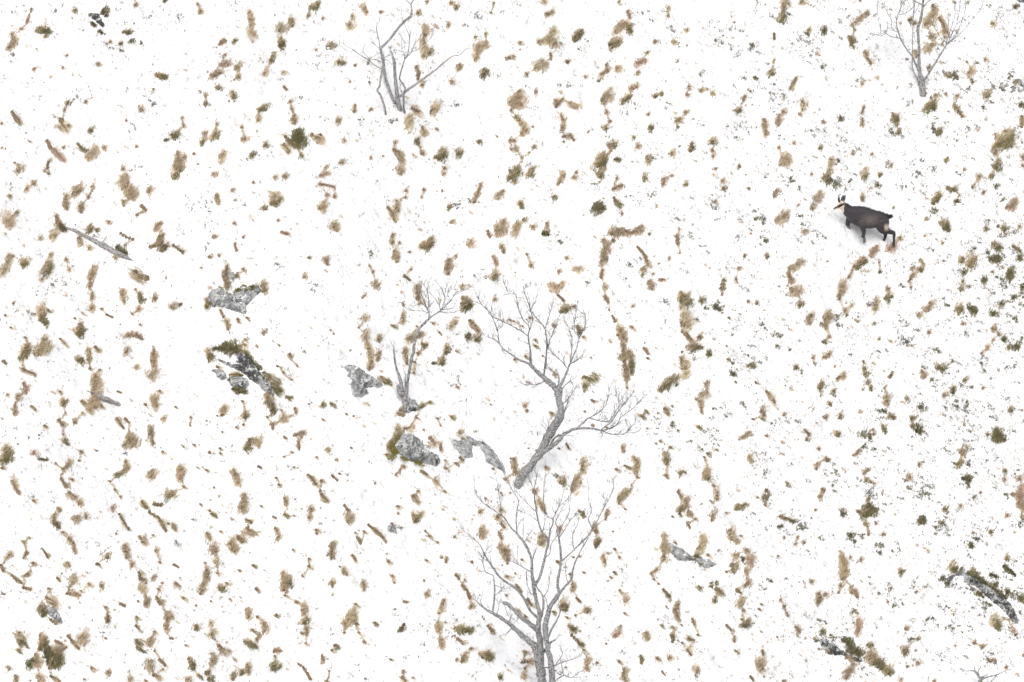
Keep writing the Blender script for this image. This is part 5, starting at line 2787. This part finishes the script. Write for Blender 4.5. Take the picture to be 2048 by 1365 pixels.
LT = np.array([PAL[q][0] for q in 'sdr'])[kind]*1.1; DK = np.array([PAL[q][1] for q in 'sdr'])[kind]*1.5
sp = [blade_mesh(ground_at(Pq[:, 0], Pq[:, 1])[0] - N0*.004, dd, RNG.uniform(.02, .07, N), dd*0, RNG.uniform(.6, 1.5, N)*.017, DK*(1-mx)+LT*mx)]
stuff('scattered_sprigs', sp, 'tiny twig tips and sprigs sprinkled over the snow', 'sprigs')

br = []
cen = np.array([disc_chain(i['D']).mean(0) for i in items if i['c'] in 'tro'])
ends = [(i['D'][0], i['D'][-1]) for i in items if i['c'] in 'tro']
E0 = np.array([e[0] for e in ends]); E1 = np.array([e[1] for e in ends])
for k in range(len(E1)):
    dv = E0[:, :2] - E1[k, :2]; ds = np.hypot(dv[:, 0], dv[:, 1]); gap = ds - E0[:, 2] - E1[k, 2]
    ok = np.where((gap > .5) & (gap < 13) & (dv[:, 1] > .35*ds) & (np.arange(len(E1)) != k))[0]
    for j in ok[np.argsort(ds[ok])[:1]]:
        n = max(3, int(ds[j]/2.2)); u = np.linspace(.1, .9, n)[:, None]
        br.append(np.concatenate([E1[k, :2] + dv[j]*u + RNG.normal(0, 1.0, (n, 2)), np.full((n, 1), RNG.uniform(1.2, 2.6))], 1))
bg_ = [tuft_geo('t' if RNG.uniform() < .7 else 'r', b, .55) for b in br]
stuff('linking_grass_wisps', bg_, 'thin wisps of dry grass linking neighbouring tufts', 'grass')
stuff('snowy_grass_fringe', FRINGE, 'half-buried pale blades around the edges of the tufts', 'grass')
# faint half-buried tips
M = 11000
base_i = RNG.integers(0, len(gp), M)
fx = np.where(RNG.uniform(0, 1, M) < .5, gp[base_i, 0] + RNG.normal(0, 11, M), np.where(RNG.uniform(0, 1, M) < .55, RNG.uniform(-20, 2070, M), 2070 - np.abs(RNG.normal(0, 420, M))))
fy = np.where(RNG.uniform(0, 1, M) < .5, gp[base_i, 1] + RNG.normal(0, 9, M), RNG.uniform(-20, 1385, M))
kp = ~((np.abs(fx-1728) < 70) & (np.abs(fy-450) < 50)); fx, fy = fx[kp], fy[kp]; M = len(fx)
nn = RNG.integers(3, 9, M); rep = np.repeat(np.arange(M), nn); N = len(rep)
fr = RNG.gamma(2.2, .8, M) + .8
dn = RNG.normal(0, 1, N)*fr[rep]; dm = RNG.normal(0, .55, N)*fr[rep]
Pq = np.stack([fx[rep] + dn*.87 - dm*.5, fy[rep] + dn*.5 + dm*.87], 1)
dd = np.array([0, 0, .9]) + N0*.3 + RNG.normal(0, .5, (N, 3)); dd /= np.linalg.norm(dd, axis=1, keepdims=True)
ft = np.array([[.74, .67, .58], [.66, .64, .60], [.76, .66, .58], [.56, .56, .50]])[RNG.integers(0, 4, M)][rep]*RNG.uniform(.6, 1.15, (N, 1))
stuff('half_buried_grass_tips', [blade_mesh(ground_at(Pq[:, 0], Pq[:, 1])[0] - N0*.004, dd, RNG.uniform(.012, .05, N), dd*0, RNG.uniform(.7, 1.5, N)*.018, np.clip(ft, 0, .85))], 'faint grass tips just breaking the snow surface', 'grass tips')

# dry flower stalks standing in the snow
def stalk(label, px, py, h, heads):
    g = ground_at(px, py)[0][0]
    root = empty('dried_flower', g); tag(root, label, 'dried flower', 'dried flower stalks')
    P = np.array([[0, 0, -.03], [.004, 0, h*.5], [.01, .004, h]])
    V, F = tube(catmull(P, 4), np.full(9, .0028), 5); link('stem', np_mesh('stem', V, F), STALK, root)
    for a, b, r in heads:
        e = bmesh.new(); bmesh.ops.create_icosphere(e, subdivisions=1, radius=r)
        for v in e.verts: v.co = Vector((v.co.x*1.3*random.uniform(.7, 1.2) + .01 + a, v.co.y*1.2, v.co.z*.8*random.uniform(.7, 1.2) + h + b))
        me = bpy.data.meshes.new('seed_head'); e.to_mesh(me); e.free(); link('seed_head', me, SEED, root)
stalk('dry stalk with two brown heads right of the leaning tree, the left one', 919, 829, .27, [(-.01, 0, .016), (.02, .012, .013), (.035, .02, .009)])
stalk('dry stalk with clustered brown heads right of the leaning tree, the right one', 932, 828, .29, [(0, 0, .015), (.006, .03, .012), (-.012, .015, .01)])
stalk('tallest single-headed dry stalk by the top right trunk', 1873, 170, .29, [(0, 0, .013)])
stalk('shorter single-headed dry stalk by the top right trunk', 1868, 170, .27, [(0, 0, .012), (.0, -.08, .009)])
stalk('thin dry stalk with a single head left of the bottom tree crown', 1003, 930, .25, [(0, 0, .012)])
stalk('lone dry stalk with a tiny head far left of the top right tree', 1723, 158, .3, [(0, 0, .011)])
